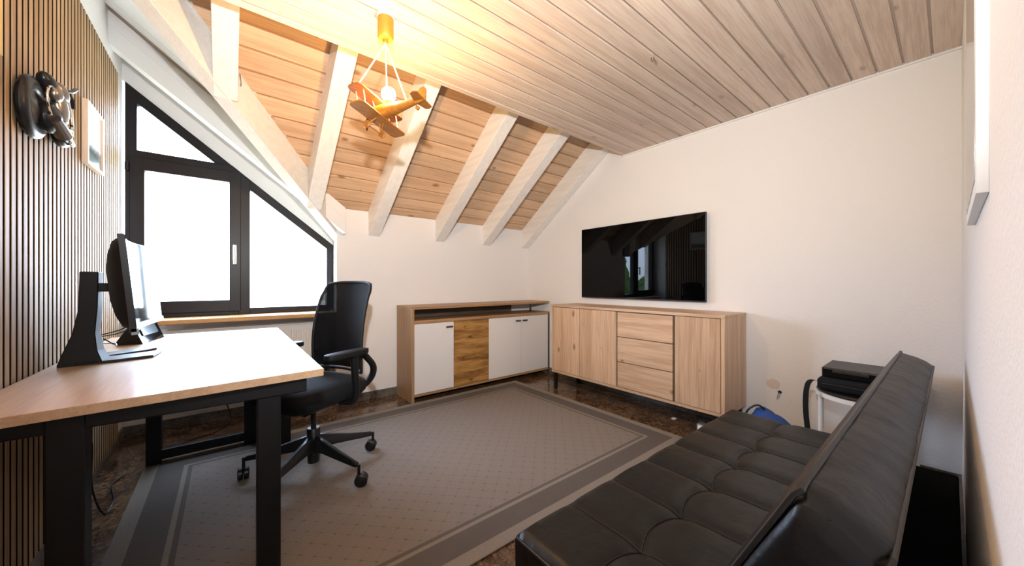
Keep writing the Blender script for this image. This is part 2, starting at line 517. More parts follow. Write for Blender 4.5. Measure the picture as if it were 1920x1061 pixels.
def struct(name, bm=None, m=None, label=None, smooth=False):
    if bm is None:
        o = bpy.data.objects.new(name, None); COL.objects.link(o)
    else:
        o = obj(name, bm, m, smooth=smooth)
    return tag(o, label, kind='structure')

# ------------------------------------------------------------------ room shell
XW = 2.95          # wall with the television
YK = 3.331         # knee wall
YW = 3.55          # window plane
XL = -0.565        # white wall behind the slats
YR = -0.036        # right wall, beside the lens
ZC = H + 1.22      # flat ceiling
TN = 0.72          # roof pitch (tangent)
TD = 0.775         # dormer pitch (tangent)
def zp(y): return H + 0.65 + TN * (YK - y)          # underside of the roof boards
def zb(y): return H + 0.43 + TN * (YK - y)          # underside of the rafters
def zs(x): return H + 0.65 + TD * (0.735 - x)       # dormer soffit
def xv(y): return 0.735 - (YK - y) * 0.887          # valley in plan
def yv(x): return YK - (0.735 - x) / 0.887

fl = struct('floor', B(-0.75, 3.1, -0.2, 3.75, -0.12, 0.0), M['granite'], 'polished dark brown granite floor')

struct('wall_right', B(-0.75, 3.1, YR - 0.15, YR, 0, H + 1.32), M['wall'], 'white textured wall beside the sofa')
struct('wall_television', B(XW, XW + 0.15, -0.2, 3.75, 0, H + 2.0), M['wall'], 'white textured wall carrying the television')
struct('wall_left', B(XL - 0.15, XL, -0.2, 3.75, 0, H + 2.0), M['wall'], 'white wall behind the slatted panelling')
bm = bmesh.new()
prism(bm, [(0.735, YK, 0), (3.1, YK, 0), (3.1, 3.75, 0), (0.768, 3.75, 0), (0.757, YW, 0)], (0, 0, H + 0.66))
struct('wall_knee', bm, M['wall'], 'low white wall under the rafters')
# gable wall round the window
bm = bmesh.new()
box(bm, XL - 0.05, 0.76, YW + 0.02, YW + 0.2, 0, H - 0.262)
def zwin(x): return H + 0.345 + 0.797 * (0.757 - x)
prism(bm, [(XL - 0.05, YW + 0.02, zwin(XL - 0.05)), (0.80, YW + 0.02, zwin(0.80)), (0.80, YW + 0.02, zs(0.80) + 0.05), (XL - 0.05, YW + 0.02, zs(XL - 0.05) + 0.05)], (0, 0.18, 0))
struct('wall_gable', bm, M['wall'], 'white gable wall round the window')

# flat plank ceiling
ceil = struct('ceiling', B(XL - 0.02, XW + 0.02, YR - 0.02, 1.965, ZC + 0.012, ZC + 0.04), M['groove'], 'flat ceiling of whitewashed pine planks')
pitch = 0.1035
def plank_bm(length, width, thick, bev):
    b = bmesh.new()
    box(b, 0, length, 0, width, 0, thick)
    es = [e for e in b.edges if all(abs(v.co.z) < 1e-6 for v in e.verts) and abs((e.verts[0].co - e.verts[1].co).y) < 1e-6]
    bmesh.ops.bevel(b, geom=es, offset=bev, segments=2, profile=0.5, affect='EDGES')
    return b
PLW = pitch - 0.0085
proto = obj('plank', plank_bm(XW - XL, PLW, 0.016, 0.004), M['ceiling_plank'])
proto.parent = ceil
k0 = -1
y = 0.061 - pitch
first = True
while y < 1.90:
    p = proto if first else copy_at(proto, (0, 0, 0), ceil)
    p.location = (XL, y + 0.004, ZC - 0.001)
    first = False
    y += pitch
obj('edge_board', B(XL, XW, 1.928, 1.972, ZC - 0.001, ZC + 0.05, 0.004), M['ceiling_plank'], ceil)
obj('edge_trim', B(XW - 0.012, XW, YR, 1.96, ZC - 0.012, ZC - 0.001), M['wall'], ceil)

# sloped roof underside
bm = bmesh.new()
ya, yb_ = YK + 0.1, 1.55
poly = [(xv(ya), ya), (3.05, ya), (3.05, yb_), (xv(yb_) - 0.02, yb_)]
prism(bm, [(x, yy, zp(yy) + 0.014) for x, yy in poly], (0, 0, 0.12))
slope = struct('ceiling_sloped', bm, M['roof_groove'], 'sloping roof underside of warm pine boards between white rafters')
obj('light_stop_board', B(xv(1.55) - 0.1, 3.05, 1.55, 1.60, ZC + 0.03, zp(1.55)), M['roof_groove'], slope)  # unseen board added to shut the roof void against light
yj = 2.434
rp = 0.1026
edges = [yj + rp * k for k in range(-8, 10)]
for ylo, yhi in zip(edges[:-1], edges[1:]):
    yhi = min(yhi, YK + 0.02)
    if yhi - ylo < 0.02: continue
    g = 0.0045
    a, c = ylo + g, yhi - g
    x0 = xv((a + c) / 2) - 0.05
    nz = Vector((0, TN, 1)).normalized() * 0.016
    b = bmesh.new()
    prism(b, [(x0, a, zp(a)), (XW, a, zp(a)), (XW, c, zp(c)), (x0, c, zp(c))], nz)
    es = [e for e in b.edges if abs(e.verts[0].co.x - e.verts[1].co.x) > 0.5 and all(abs(v.co.z - zp(v.co.y)) < 1e-4 for v in e.verts)]
    bmesh.ops.bevel(b, geom=es, offset=0.004, segments=2, profile=0.5, affect='EDGES')
    obj('plank', b, M['roof_plank'], slope)
def rafter(x0, x1, yend):
    yt = 1.62
    b = bmesh.new()
    prism(b, [(x0, yend, zb(yend)), (x0, yend, zp(yend) + 0.004), (x0, yt, zp(yt) + 0.004), (x0, yt, zb(yt))], (x1 - x0, 0, 0), 0.003)
    return obj('rafter', b, M['white_paint'], slope)
rafter(1.0, 1.103, YK + 0.01)
rafter(1.668, 1.772, YK + 0.01)
rafter(2.255, 2.362, YK + 0.01)
rafter(2.84, XW, YK + 0.01)
rafter(0.475, 0.58, yv(0.475) + 0.09)
rafter(-0.06, 0.045, yv(-0.06) + 0.08)
rafter(-0.56, -0.455, yv(-0.56) + 0.08)
# valley beam
va, vb = 3.40, 1.70
nrm = Vector((-0.748, 0.664, 0)) * 0.080
bm = bmesh.new()
prism(bm, [(xv(va), va, zb(va) - 0.004), (xv(vb), vb, zb(vb) - 0.004), (xv(vb), vb, zp(vb) + 0.02), (xv(va), va, zp(va) + 0.02)], nrm, 0.003)
obj('valley_beam', bm, M['white_paint'], slope)

# dormer soffit and gable beam
def soffit_piece(y0, y1, dz, th):
    x0 = XL - 0.03
    b = bmesh.new()
    # clipped by the valley on the room side
    pts = []
    xa, xb = xv(y0) - 0.02, xv(y1) - 0.02
    pts = [(x0, y1), (min(xb, 0.78), y1), (min(xa, 0.78), y0)]
    if xa > x0: pts.append((x0, y0))
    prism(b, [(px, py, zs(px) + dz) for px, py in pts], (0, 0, th))
    return b
def soffit_full(yc0, yc1):
    b = bmesh.new()
    x0 = XL - 0.03
    prism(b, [(x0, 3.75, zs(x0) + 0.03), (0.80, 3.75, zs(0.80) + 0.03), (0.735, YK, zs(0.735) + 0.03), (x0, yv(x0) - 0.02, zs(x0) + 0.03)], (0, 0, 0.12))
    return b
dorm = struct('ceiling_dormer', soffit_full(0, 0), M['soffit'], 'white boarded dormer soffit beside the window')
obj('board', soffit_piece(2.45, 2.735, 0.0, 0.02), M['soffit'], dorm)
obj('board', soffit_piece(2.740, 3.033, 0.0, 0.02), M['soffit'], dorm)
obj('board', soffit_piece(3.037, 3.135, 0.0, 0.02), M['soffit'], dorm)
obj('shaded_batten', soffit_piece(3.137, 3.225, 0.006, 0.02), M['shaded_batten'], dorm)  # recessed strip before the gable beam, painted in its shaded tone
x0, x1 = XL - 0.02, 0.78
bm = bmesh.new()
prism(bm, [(x0, 3.213, zs(x0) - 0.195), (x1, 3.213, zs(x1) - 0.195), (x1, 3.213, zs(x1) + 0.02), (x0, 3.213, zs(x0) + 0.02)], (0, 0.095, 0), 0.003)
obj('gable_beam', bm, M['soffit'], dorm)
bm = bmesh.new()
prism(bm, [(x0, 3.209, zs(x0) - 0.080), (x1, 3.209, zs(x1) - 0.080), (x1, 3.209, zs(x1) - 0.008), (x0, 3.209, zs(x0) - 0.008)], (0, 0.006, 0))
obj('trim_board', bm, M['soffit'], dorm)

# skirting
for nm, args in (('baseboard_knee', (0.735, XW, YK - 0.012, YK, 0, 0.07)), ('baseboard_television', (XW - 0.012, XW, YR, YK, 0, 0.07)),
                 ('baseboard_gable', (XL, 0.735, YW + 0.008, YW + 0.02, 0, 0.07)), ('baseboard_left', (XL, XL + 0.012, YR, YW, 0, 0.07)), ('baseboard_right', (-0.55, XW, YR, YR + 0.010, 0, 0.07))):
    struct(nm, B(*args), M['granite_base'], 'dark granite skirting')

# ------------------------------------------------------------------ window
win = struct('window_1', label='dark brown dormer window cut to the roof slope')
def wpoly(bm, pts, y0, y1, bev=0.004):
    return prism(bm, [(x, y0, z) for x, z in pts], (0, y1 - y0, 0), bev)
F0, F1 = YW, YW + 0.07
def zt(x, off=0.0): return zwin(x) - off
bm = bmesh.new()
xl, xr, zbm = -0.548, 0.757, H - 0.250
vo = 0.078   # vertical measure of the sloping head
wpoly(bm, [(xl, zbm), (xl + 0.058, zbm), (xl + 0.058, zt(xl + 0.058)), (xl, zt(xl))], F0, F1)
wpoly(bm, [(xr - 0.055, zbm), (xr, zbm), (xr, zt(xr)), (xr - 0.055, zt(xr - 0.055))], F0, F1)
wpoly(bm, [(xl, zbm), (xr, zbm), (xr, H - 0.200), (xl, H - 0.200)], F0 + 0.001, F1)
wpoly(bm, [(xl, zt(xl, vo + 0.01)), (xr, zt(xr, vo)), (xr, zt(xr)), (xl, zt(xl))], F0 + 0.0005, F1)
obj('frame', bm, M['frame_brown'], win)
bm = bmesh.new()
wpoly(bm, [(0.066, zbm), (0.143, zbm), (0.143, zt(0.143, 0.02)), (0.066, zt(0.066, 0.02))], F0 - 0.004, F1)
obj('mullion', bm, M['frame_brown'], win)
bm = bmesh.new()
wpoly(bm, [(xl + 0.01, H + 0.868), (0.10, H + 0.868), (0.03, H + 0.925), (xl + 0.01, H + 0.925)], F0 - 0.004, F1)
obj('transom', bm, M['frame_brown'], win)
sash = obj('sash', B(-0.525, -0.451, F0 - 0.018, F1 - 0.01, H - 0.222, H + 0.875, 0.004), M['frame_brown'], win)
bm = bmesh.new()
box(bm, -0.525, 0.083, F0 - 0.0175, F1 - 0.01, H + 0.787, H + 0.8745, 0.004)
box(bm, -0.525, 0.083, F0 - 0.0175, F1 - 0.01, H - 0.2215, H - 0.132, 0.004)
box(bm, 0.012, 0.083, F0 - 0.018, F1 - 0.01, H - 0.222, H + 0.875, 0.004)
obj('sash_rails', bm, M['frame_brown'], sash)
bm = bmesh.new()
box(bm, 0.033, 0.056, F0 - 0.030, F0 - 0.017, H + 0.215, H + 0.300, 0.004)
tube(bm, [(0.0445, F0 - 0.030, H + 0.270), (0.0445, F0 - 0.062, H + 0.270)], 0.008, 10)
box(bm, 0.034, 0.055, F0 - 0.075, F0 - 0.058, H + 0.145, H + 0.284, 0.006)
obj('handle', bm, M['white_plastic'], sash, True)
tag(win.children[-1], None)
for i, (x, z) in enumerate(((-0.535, H + 0.80), (-0.535, H - 0.16))):
    obj('hinge', B(-0.546, -0.526, F0 - 0.030, F0 - 0.001, z - 0.03, z + 0.03, 0.004), M['frame_brown'], win)
obj('pane', B(-0.455, 0.018, F0 + 0.02, F0 + 0.03, H - 0.135, H + 0.79), M['glass'], win)
bm = bmesh.new()
wpoly(bm, [(0.140, H - 0.203), (0.705, H - 0.203), (0.705, zt(0.705, vo - 0.004)), (0.140, zt(0.140, vo - 0.004))], F0 + 0.02, F0 + 0.03, 0)
obj('pane', bm, M['glass'], win)
bm = bmesh.new()
wpoly(bm, [(xl + 0.055, H + 0.922), (-0.02, H + 0.922), (-0.09 + 0.02, zt(-0.07, vo + 0.02)), (xl + 0.055, zt(xl + 0.055, vo + 0.006))], F0 + 0.02, F0 + 0.03, 0)
obj('pane', bm, M['glass'], win)
sill = struct('windowsill', B(-0.375, 0.735, 3.30, YW + 0.02, H - 0.284, H - 0.250, 0.006), M['oak_sill'], 'oak windowsill under the dormer window')

# ------------------------------------------------------------------ slatted wall panelling
XS = -0.54
panel = thing('slatted_wall_panel', 'oak slatted acoustic wall panelling on black felt covering the left wall', 'wall panel', (XL, 1.9, 0.07))
zlo, zhi = H - 0.99, H + 1.33
obj('felt_backing', B(XL, XL + 0.008, 0.4, 3.325, zlo, min(zhi, H + 1.33)), M['felt'], panel)
sp_ = 0.0437
proto = None
yy = 3.322 - 0.030
while yy > 0.42:
    top = zhi if yy > 2.02 else ZC - 0.004
    if proto is None or (yy <= 2.02 and proto['t'] == 1):
        b = B(0, XS - XL - 0.008, 0, 0.0285, zlo, top, 0.0012, 1)
        proto = obj('slat', b, M['slat'])
        proto.data.materials.append(M['felt'])
        for pf in proto.data.polygons:
            pf.material_index = 0 if pf.normal.x > 0.6 else 1
        proto.parent = panel
        proto['t'] = 1 if yy > 2.02 else 2
        s = proto
    else:
        s = copy_at(proto, (0, 0, 0), panel)
    s.location = (0.008, yy - 1.9, -0.07)
    yy -= sp_
for o in panel.children:
    if 't' in o: del o['t']

# ------------------------------------------------------------------ radiator under the window
rad = thing('radiator', 'cream ribbed panel radiator on the wall under the windowsill', 'radiator', (0.2, 3.47, 0.14))
obj('body', B(-0.33, 0.69, 3.44, 3.51, H - 0.90, H - 0.345, 0.008), M['radiator'], rad)
bm = bmesh.new()
xx = -0.31
while xx < 0.67:
    box(bm, xx, xx + 0.024, 3.428, 3.4405, H - 0.86, H - 0.385, 0.005, 1)
    xx += 0.036
obj('ribs', bm, M['radiator'], rad)
obj('top_grille', B(-0.33, 0.69, 3.435, 3.515, H - 0.345, H - 0.335, 0.003), M['radiator'], rad)
bm = bmesh.new(); tube(bm, [(0.70, 3.48, H - 0.40), (0.715, 3.48, H - 0.40), (0.715, 3.48, H - 0.94), (0.715, 3.56, H - 0.94)], 0.008)
obj('pipe', bm, M['radiator'], rad, True)

# ------------------------------------------------------------------ rug
bm = B(RX0, RX1, RY0, RY1, 0.0005, 0.008, 0.003)
rug = obj('rug', bm, M['rug'])
tag(rug, 'large grey brown flatwoven rug with dark border bands on the granite floor', 'rug')

# ------------------------------------------------------------------ desk
desk = thing('desk', 'oak topped work desk with black metal legs against the slatted wall', 'desk', (-0.1, 2.2, 0))
ZT = H - 0.32
DX0, DX1, DY0, DY1 = -0.53, 0.281, 1.462, 3.04
bm = bmesh.new()
prism(bm, [(DX0, DY0 - 0.055, ZT - 0.027), (DX1, DY0 + 0.012, ZT - 0.027), (DX1, DY1, ZT - 0.027), (DX0, DY1 + 0.04, ZT - 0.027)], (0, 0, 0.027), 0.0015)
top = obj('tabletop', bm, M['oak_desk'], desk)
FZ = ZT - 0.0275
def leg(x0, x1, y0, y1):
    return obj('leg', B(x0, x1, y0, y1, 0.0082, FZ - 0.01, 0.004), M['black_metal'], desk)
leg(0.080, 0.150, 1.51, 1.58); leg(-0.375, -0.305, 1.49, 1.56)
leg(0.085, 0.150, 2.885, 2.945); leg(-0.365, -0.300, 2.885, 2.945)
obj('crossbar', B(-0.45, 0.23, 1.50, 1.57, FZ - 0.055, FZ, 0.004), M['black_metal'], desk)
obj('crossbar', B(-0.45, 0.23, 2.91, 2.98, FZ - 0.055, FZ, 0.004), M['black_metal'], desk)
obj('side_rail', B(0.13, 0.18, 1.55, 2.93, FZ - 0.055, FZ, 0.004), M['black_metal'], desk)
obj('side_rail', B(-0.44, -0.39, 1.54, 2.95, FZ - 0.055, FZ, 0.004), M['black_metal'], desk)
obj('foot_bar', B(-0.36, 0.12, 2.890, 2.940, 0.03, 0.085, 0.004), M['black_metal'], desk)
obj('cable_tray', B(-0.30, -0.02, 2.55, 2.70, FZ - 0.09, FZ, 0.006), M['black_metal'], desk)

# ------------------------------------------------------------------ curved monitor on the desk
mon = thing('monitor', 'curved black computer monitor on a splayed stand on the desk', 'monitor', (-0.38, 2.22, ZT))
# local frame: screen centre, faces +x, slightly tilted back
sc_c = Vector((-0.262, 2.105, H + 0.0))
tilt = Euler((0, math.radians(-5.0), 0)).to_matrix()
W2, H2 = 0.308, 0.172
def mpt(u, v, d):   # u across (-1..1), v up, d behind the glass
    curve = -0.030 * (1 - u * u)
    return sc_c + tilt @ Vector((curve - d, u * W2, v * H2))
nu = 16
def mon_sheet(b, d0, d1, u0=-1, u1=1, v0=-1, v1=1):
    fa, ba = [], []
    for i in range(nu + 1):
        u = u0 + (u1 - u0) * i / nu
        fa.append([b.verts.new(mpt(u, v, d0)) for v in (v0, v1)])
        ba.append([b.verts.new(mpt(u, v, d1)) for v in (v0, v1)])
    for i in range(nu):
        b.faces.new([fa[i][0], fa[i + 1][0], fa[i + 1][1], fa[i][1]])
        b.faces.new([ba[i][1], ba[i + 1][1], ba[i + 1][0], ba[i][0]])
        b.faces.new([fa[i][1], fa[i + 1][1], ba[i + 1][1], ba[i][1]])
        b.faces.new([ba[i][0], ba[i + 1][0], fa[i + 1][0], fa[i][0]])
    b.faces.new([fa[0][0], fa[0][1], ba[0][1], ba[0][0]]); b.faces.new([fa[-1][1], fa[-1][0], ba[-1][0], ba[-1][1]])
    return b
obj('screen', mon_sheet(bmesh.new(), 0, 0.003, -0.985, 0.985, -0.93, 0.985), M['monitor_screen'], mon, True)
obj('bezel', mon_sheet(bmesh.new(), 0.0015, 0.018), M['black_plastic'], mon, True)
obj('chin', mon_sheet(bmesh.new(), -0.004, 0.015, -1, 1, -1.06, -0.935), M['silver'], mon, True)
b = bmesh.new()
rows = []
for j, (sv, d) in enumerate(((1.0, 0.018), (0.93, 0.034), (0.70, 0.050), (0.42, 0.062), (0.30, 0.064))):
    ring = []
    for k in range(28):
        t = 2 * PI * k / 28
        c, s_ = math.cos(t), math.sin(t)
        e = 0.35
        ring.append(b.verts.new(mpt(sv * math.copysign(abs(c) ** e, c), sv * math.copysign(abs(s_) ** e, s_), d)))
    rows.append(ring)
for r0, r1 in zip(rows[:-1], rows[1:]):
    for k in range(28):
        b.faces.new([r0[k], r0[(k + 1) % 28], r1[(k + 1) % 28], r1[k]])
b.faces.new(rows[-1])
bmesh.ops.recalc_face_normals(b, faces=b.faces)
obj('back_shell', b, M['black_matte'], mon, True)
b = bmesh.new()
cyy = 2.165
def colsec(z, x0, x1, hw): return [(x0, cyy - hw, z), (x1, cyy - hw, z), (x1, cyy + hw, z), (x0, cyy + hw, z)]
secs = [colsec(ZT + 0.008, -0.500, -0.385, 0.060), colsec(ZT + 0.05, -0.490, -0.400, 0.050), colsec(ZT + 0.12, -0.468, -0.408, 0.042), colsec(ZT + 0.22, -0.452, -0.402, 0.038), colsec(H + 0.045, -0.450, -0.400, 0.036)]
rv = [[b.verts.new(p) for p in s] for s in secs]
for r0, r1 in zip(rv[:-1], rv[1:]):
    for k in range(4): b.faces.new([r0[k], r0[(k + 1) % 4], r1[(k + 1) % 4], r1[k]])
b.faces.new(list(reversed(rv[0]))); b.faces.new(rv[-1])
bmesh.ops.bevel(b, geom=list(b.edges), offset=0.003, segments=1, affect='EDGES')
obj('column', b, M['black_matte'], mon)
obj('arm', B(-0.405, -0.345, cyy - 0.03, cyy + 0.03, H - 0.035, H + 0.000, 0.004), M['black_matte'], mon)
# splayed base: two feet joined at the rear, a slot between them
b = bmesh.new()
prism(b, [(-0.500, 2.105, ZT + 0.0005), (-0.36, 2.112, ZT + 0.0005), (-0.248, 2.150, ZT + 0.0005), (-0.235, 2.290, ZT + 0.0005), (-0.30, 2.262, ZT + 0.0005), (-0.395, 2.225, ZT + 0.0005), (-0.395, 2.262, ZT + 0.0005), (-0.30, 2.330, ZT + 0.0005), (-0.262, 2.385, ZT + 0.0005), (-0.33, 2.42, ZT + 0.0005), (-0.45, 2.345, ZT + 0.0005), (-0.500, 2.26, ZT + 0.0005)], (0, 0, 0.011), 0.002)
obj('base', b, M['black_plastic'], mon)
b = bmesh.new()
tube(b, curve_pts([(-0.40, 2.2, ZT + 0.09), (-0.37, 2.23, ZT + 0.055), (-0.38, 2.27, ZT + 0.06), (-0.40, 2.24, ZT + 0.065), (-0.41, 2.2, ZT + 0.075)]), 0.0022, 6)
tube(b, curve_pts([(-0.30, 2.11, H - 0.13), (-0.34, 2.20, H - 0.19), (-0.42, 2.24, H - 0.22), (-0.50, 2.28, H - 0.24)]), 0.0022, 6)
tube(b, curve_pts([(-0.30, 2.16, H - 0.14), (-0.35, 2.26, H - 0.21), (-0.44, 2.30, H - 0.235), (-0.52, 2.33, H - 0.26)]), 0.0022, 6)
obj('cable', b, M['black_plastic'], mon, True)

# small tilted display behind the monitor
dk = thing('desk_display', 'small glossy black display on a wedge stand behind the monitor on the desk', 'display', (-0.33, 2.78, ZT))
b = bmesh.new()
prism(b, [(-0.356, 2.655, ZT), (-0.440, 2.670, ZT), (-0.445, 2.670, ZT + 0.015), (-0.394, 2.660, ZT + 0.104)], (0.053, 0.262, 0), 0.003)
obj('wedge_stand', b, M['black_plastic'], dk)
b = bmesh.new()
prism(b, [(-0.344, 2.650, ZT + 0.001), (-0.384, 2.656, ZT + 0.110), (-0.393, 2.658, ZT + 0.107), (-0.354, 2.652, ZT + 0.001)], (0.054, 0.268, 0), 0.0015)
obj('glass_front', b, M['black_gloss'], dk)
b = bmesh.new()
prism(b, [(-0.3455, 2.690, ZT + 0.040), (-0.3665, 2.693, ZT + 0.097), (-0.370, 2.693, ZT + 0.096), (-0.350, 2.690, ZT + 0.039)], (0.036, 0.180, 0))
obj('screen', b, M['display_screen'], dk)

# ------------------------------------------------------------------ swivel chair
CX, CY = 0.375, 2.235
th = math.radians(27)
chair = thing('office_chair', 'black swivel office chair with mesh back and armrests at the desk', 'chair', (CX, CY, 0.008))
Fd = Vector((-math.cos(th), -math.sin(th), 0))      # facing
Sd = Vector((-math.sin(th), math.cos(th), 0))       # towards its far arm
def cp(f, s, z): return Vector((CX, CY, 0)) + Fd * f + Sd * s + Vector((0, 0, z))
Z0 = 0.008
b = bmesh.new()
lathe(b, [(0.0, 0.055), (0.030, 0.055), (0.030, 0.06), (0.034, 0.24), (0.030, 0.245), (0.0, 0.245)], (CX, CY, Z0), n=20)
obj('hub', b, M['black_plastic'], chair, True)
b = bmesh.new(); lathe(b, [(0.014, 0.24), (0.014, 0.40)], (CX, CY, Z0), n=16)
obj('gas_lift', b, M['dark_metal'], chair, True)
for k in range(5):
    a = math.radians(9 + 72 * k)
    d = Vector((math.cos(a), math.sin(a), 0)); n = Vector((-d.y, d.x, 0))
    b = bmesh.new()
    secs = []
    for t, zt_, zb_, w in ((0.02, 0.205, 0.125, 0.027), (0.10, 0.180, 0.125, 0.025), (0.20, 0.150, 0.112, 0.021), (0.29, 0.128, 0.100, 0.017), (0.335, 0.118, 0.095, 0.014)):
        c = Vector((CX, CY, Z0)) + d * t
        secs.append([b.verts.new(c + n * w + Vector((0, 0, zb_))), b.verts.new(c - n * w + Vector((0, 0, zb_))), b.verts.new(c - n * w * 0.55 + Vector((0, 0, zt_))), b.verts.new(c + n * w * 0.55 + Vector((0, 0, zt_)))])
    for r0, r1 in zip(secs[:-1], secs[1:]):
        for i in range(4): b.faces.new([r0[i], r0[(i + 1) % 4], r1[(i + 1) % 4], r1[i]])
    b.faces.new(secs[0]); b.faces.new(list(reversed(secs[-1])))
    bmesh.ops.recalc_face_normals(b, faces=b.faces)
    bmesh.ops.bevel(b, geom=list(b.edges), offset=0.003, segments=1, affect='EDGES')
    lg = obj('leg', b, M['black_plastic'], chair, True)
    wc = Vector((CX, CY, Z0)) + d * 0.345
    ang = a + (0.9, -0.5, 0.4, 1.3, -0.9)[k]
    wa = Vector((math.cos(ang), math.sin(ang), 0)); wf = Vector((-wa.y, wa.x, 0)) * 0.012
    b = bmesh.new()
    tube(b, [wc + Vector((0, 0, 0.050)), wc + Vector((0, 0, 0.112))], 0.008, 8)
    for s in (-1, 1):
        lathe(b, [(0.0, -0.012), (0.026, -0.012), (0.0315, -0.008), (0.0315, 0.008), (0.026, 0.012), (0.0, 0.012)], wc + wf + wa * (s * 0.0135) + Vector((0, 0, 0.0315)), wa, 18)
    box(b, wc.x - 0.008, wc.x + 0.008, wc.y - 0.008, wc.y + 0.008, Z0 + 0.03, Z0 + 0.058, 0.002, 1)
    obj('caster', b, M['black_plastic'], lg, True)
# seat cushion
def pad(b, fr, sr, z0, z1, edge, n=10, m=24, sag=0.0, roundness=0.45):
    """super-elliptic cushion with a domed top, in chair axes"""
    rings = []
    prof = [(0.90, z0), (0.98, z0 + edge * 0.35), (1.0, (z0 + z1) / 2), (0.97, z1 - edge * 0.3), (0.88, z1 - 0.002), (0.6, z1 + 0.004), (0.3, z1 + 0.005)]
    for sc_, z in prof:
        ring = []
        for k in range(m):
            t = 2 * PI * k / m
            c, s = math.cos(t), math.sin(t)
            f = fr * sc_ * math.copysign(abs(c) ** roundness, c)
            ss = sr * sc_ * math.copysign(abs(s) ** roundness, s)
            dz = -0.030 * max(0, (f / fr) - 0.55) ** 1.2
            ring.append(b.verts.new(cp(f + 0.02, ss, z + dz)))
        rings.append(ring)
    for r0, r1 in zip(rings[:-1], rings[1:]):
        for k in range(m): b.faces.new([r0[k], r0[(k + 1) % m], r1[(k + 1) % m], r1[k]])
    b.faces.new(list(reversed(rings[0]))); b.faces.new(rings[-1])
    bmesh.ops.recalc_face_normals(b, faces=b.faces)
    return b
obj('seat', pad(bmesh.new(), 0.245, 0.235, 0.425, 0.515, 0.06, m=40), M['fabric'], chair, True)
obj('seat_pan', pad(bmesh.new(), 0.20, 0.19, 0.405, 0.432, 0.02, m=32), M['black_plastic'], chair, True)
b = bmesh.new()
tube(b, [cp(0.06, 0, 0.385), cp(-0.10, 0, 0.385)], [0.055, 0.045], 10)
obj('tilt_mechanism', b, M['black_plastic'], chair, True)
# backrest: curved mesh panel in a black frame
def bk(u, v):   # u -1..1 across, v 0..1 up
    z = 0.545 + v * 0.520
    hw = 0.212 - 0.022 * v ** 2 - 0.012 * (1 - v) ** 2
    f = -0.195 - 0.085 * v + 0.045 * math.sin(v * PI) * 0.8 + 0.045 * u * u
    zc = z - 0.018 * u ** 4 * (v > 0.9)
    return cp(f, u * hw, zc)
def backsheet(b, u0, u1, v0, v1, off, nu=14, nv=14):
    g = []
    for i in range(nu + 1):
        g.append([])
        for j in range(nv + 1):
            g[-1].append(b.verts.new(bk(u0 + (u1 - u0) * i / nu, v0 + (v1 - v0) * j / nv) - Fd * off))
    fs = []
    for i in range(nu):
        for j in range(nv):
            fs.append(b.faces.new([g[i][j], g[i + 1][j], g[i + 1][j + 1], g[i][j + 1]]))
    bmesh.ops.solidify(b, geom=fs, thickness=0.006)
    return b
obj('backrest', backsheet(bmesh.new(), -0.97, 0.97, 0.02, 0.985, 0.0), M['mesh'], chair, True)
b = bmesh.new()
loop = [bk(-1, v / 12) for v in range(0, 12)] + [bk(-0.99, 0.965)] + [bk(-0.93 + 1.86 * i / 10, 1.0) for i in range(11)] + [bk(0.99, 0.965)] + [bk(1, v / 12) for v in range(11, -1, -1)] + [bk(0.9 - 1.8 * i / 10, -0.005) for i in range(11)]
loop.append(loop[0])
tube(b, loop, 0.0085, 8)
obj('back_frame', b, M['black_matte'], chair, True)
for s in (-1, 1):
    b = bmesh.new()
    tube(b, curve_pts([bk(s * 0.97, 0.22) - Fd * 0.012, cp(-0.235, s * 0.205, 0.56), cp(-0.225, s * 0.17, 0.47), cp(-0.15, s * 0.10, 0.415), cp(-0.03, s * 0.03, 0.395)]), [0.019] * 33, 8)
    obj('back_support', b, M['black_plastic'], chair, True)
    b = bmesh.new()
    tube(b, curve_pts([cp(-0.04, s * 0.17, 0.405), cp(-0.05, s * 0.25, 0.42), cp(-0.055, s * 0.266, 0.48), cp(-0.045, s * 0.268, 0.56), cp(-0.035, s * 0.268, 0.675)]), 0.019, 10)
    arm = obj('armrest', b, M['black_plastic'], chair, True)
    b = bmesh.new()
    prof = []
    for k in range(28):
        t = 2 * PI * k / 28
        c, s_ = math.cos(t), math.sin(t)
        prof.append(cp(0.005 + 0.128 * math.copysign(abs(c) ** 0.55, c), s * 0.268 + 0.041 * math.copysign(abs(s_) ** 0.6, s_), 0.672))
    prism(b, prof, (0, 0, 0.028), 0.006)
    obj('pad', b, M['black_matte'], arm, True)

# black box under the desk behind the right leg
pc = thing('floor_box', 'black upright box on the floor under the desk behind its right legs', 'box', (0.20, 2.86, 0))
obj('case', B(0.165, 0.325, 2.72, 2.90, 0.0, 0.36, 0.006), M['black_matte'], pc)
obj('front_panel', B(0.175, 0.315, 2.716, 2.7205, 0.02, 0.34, 0.004), M['black_plastic'], pc)

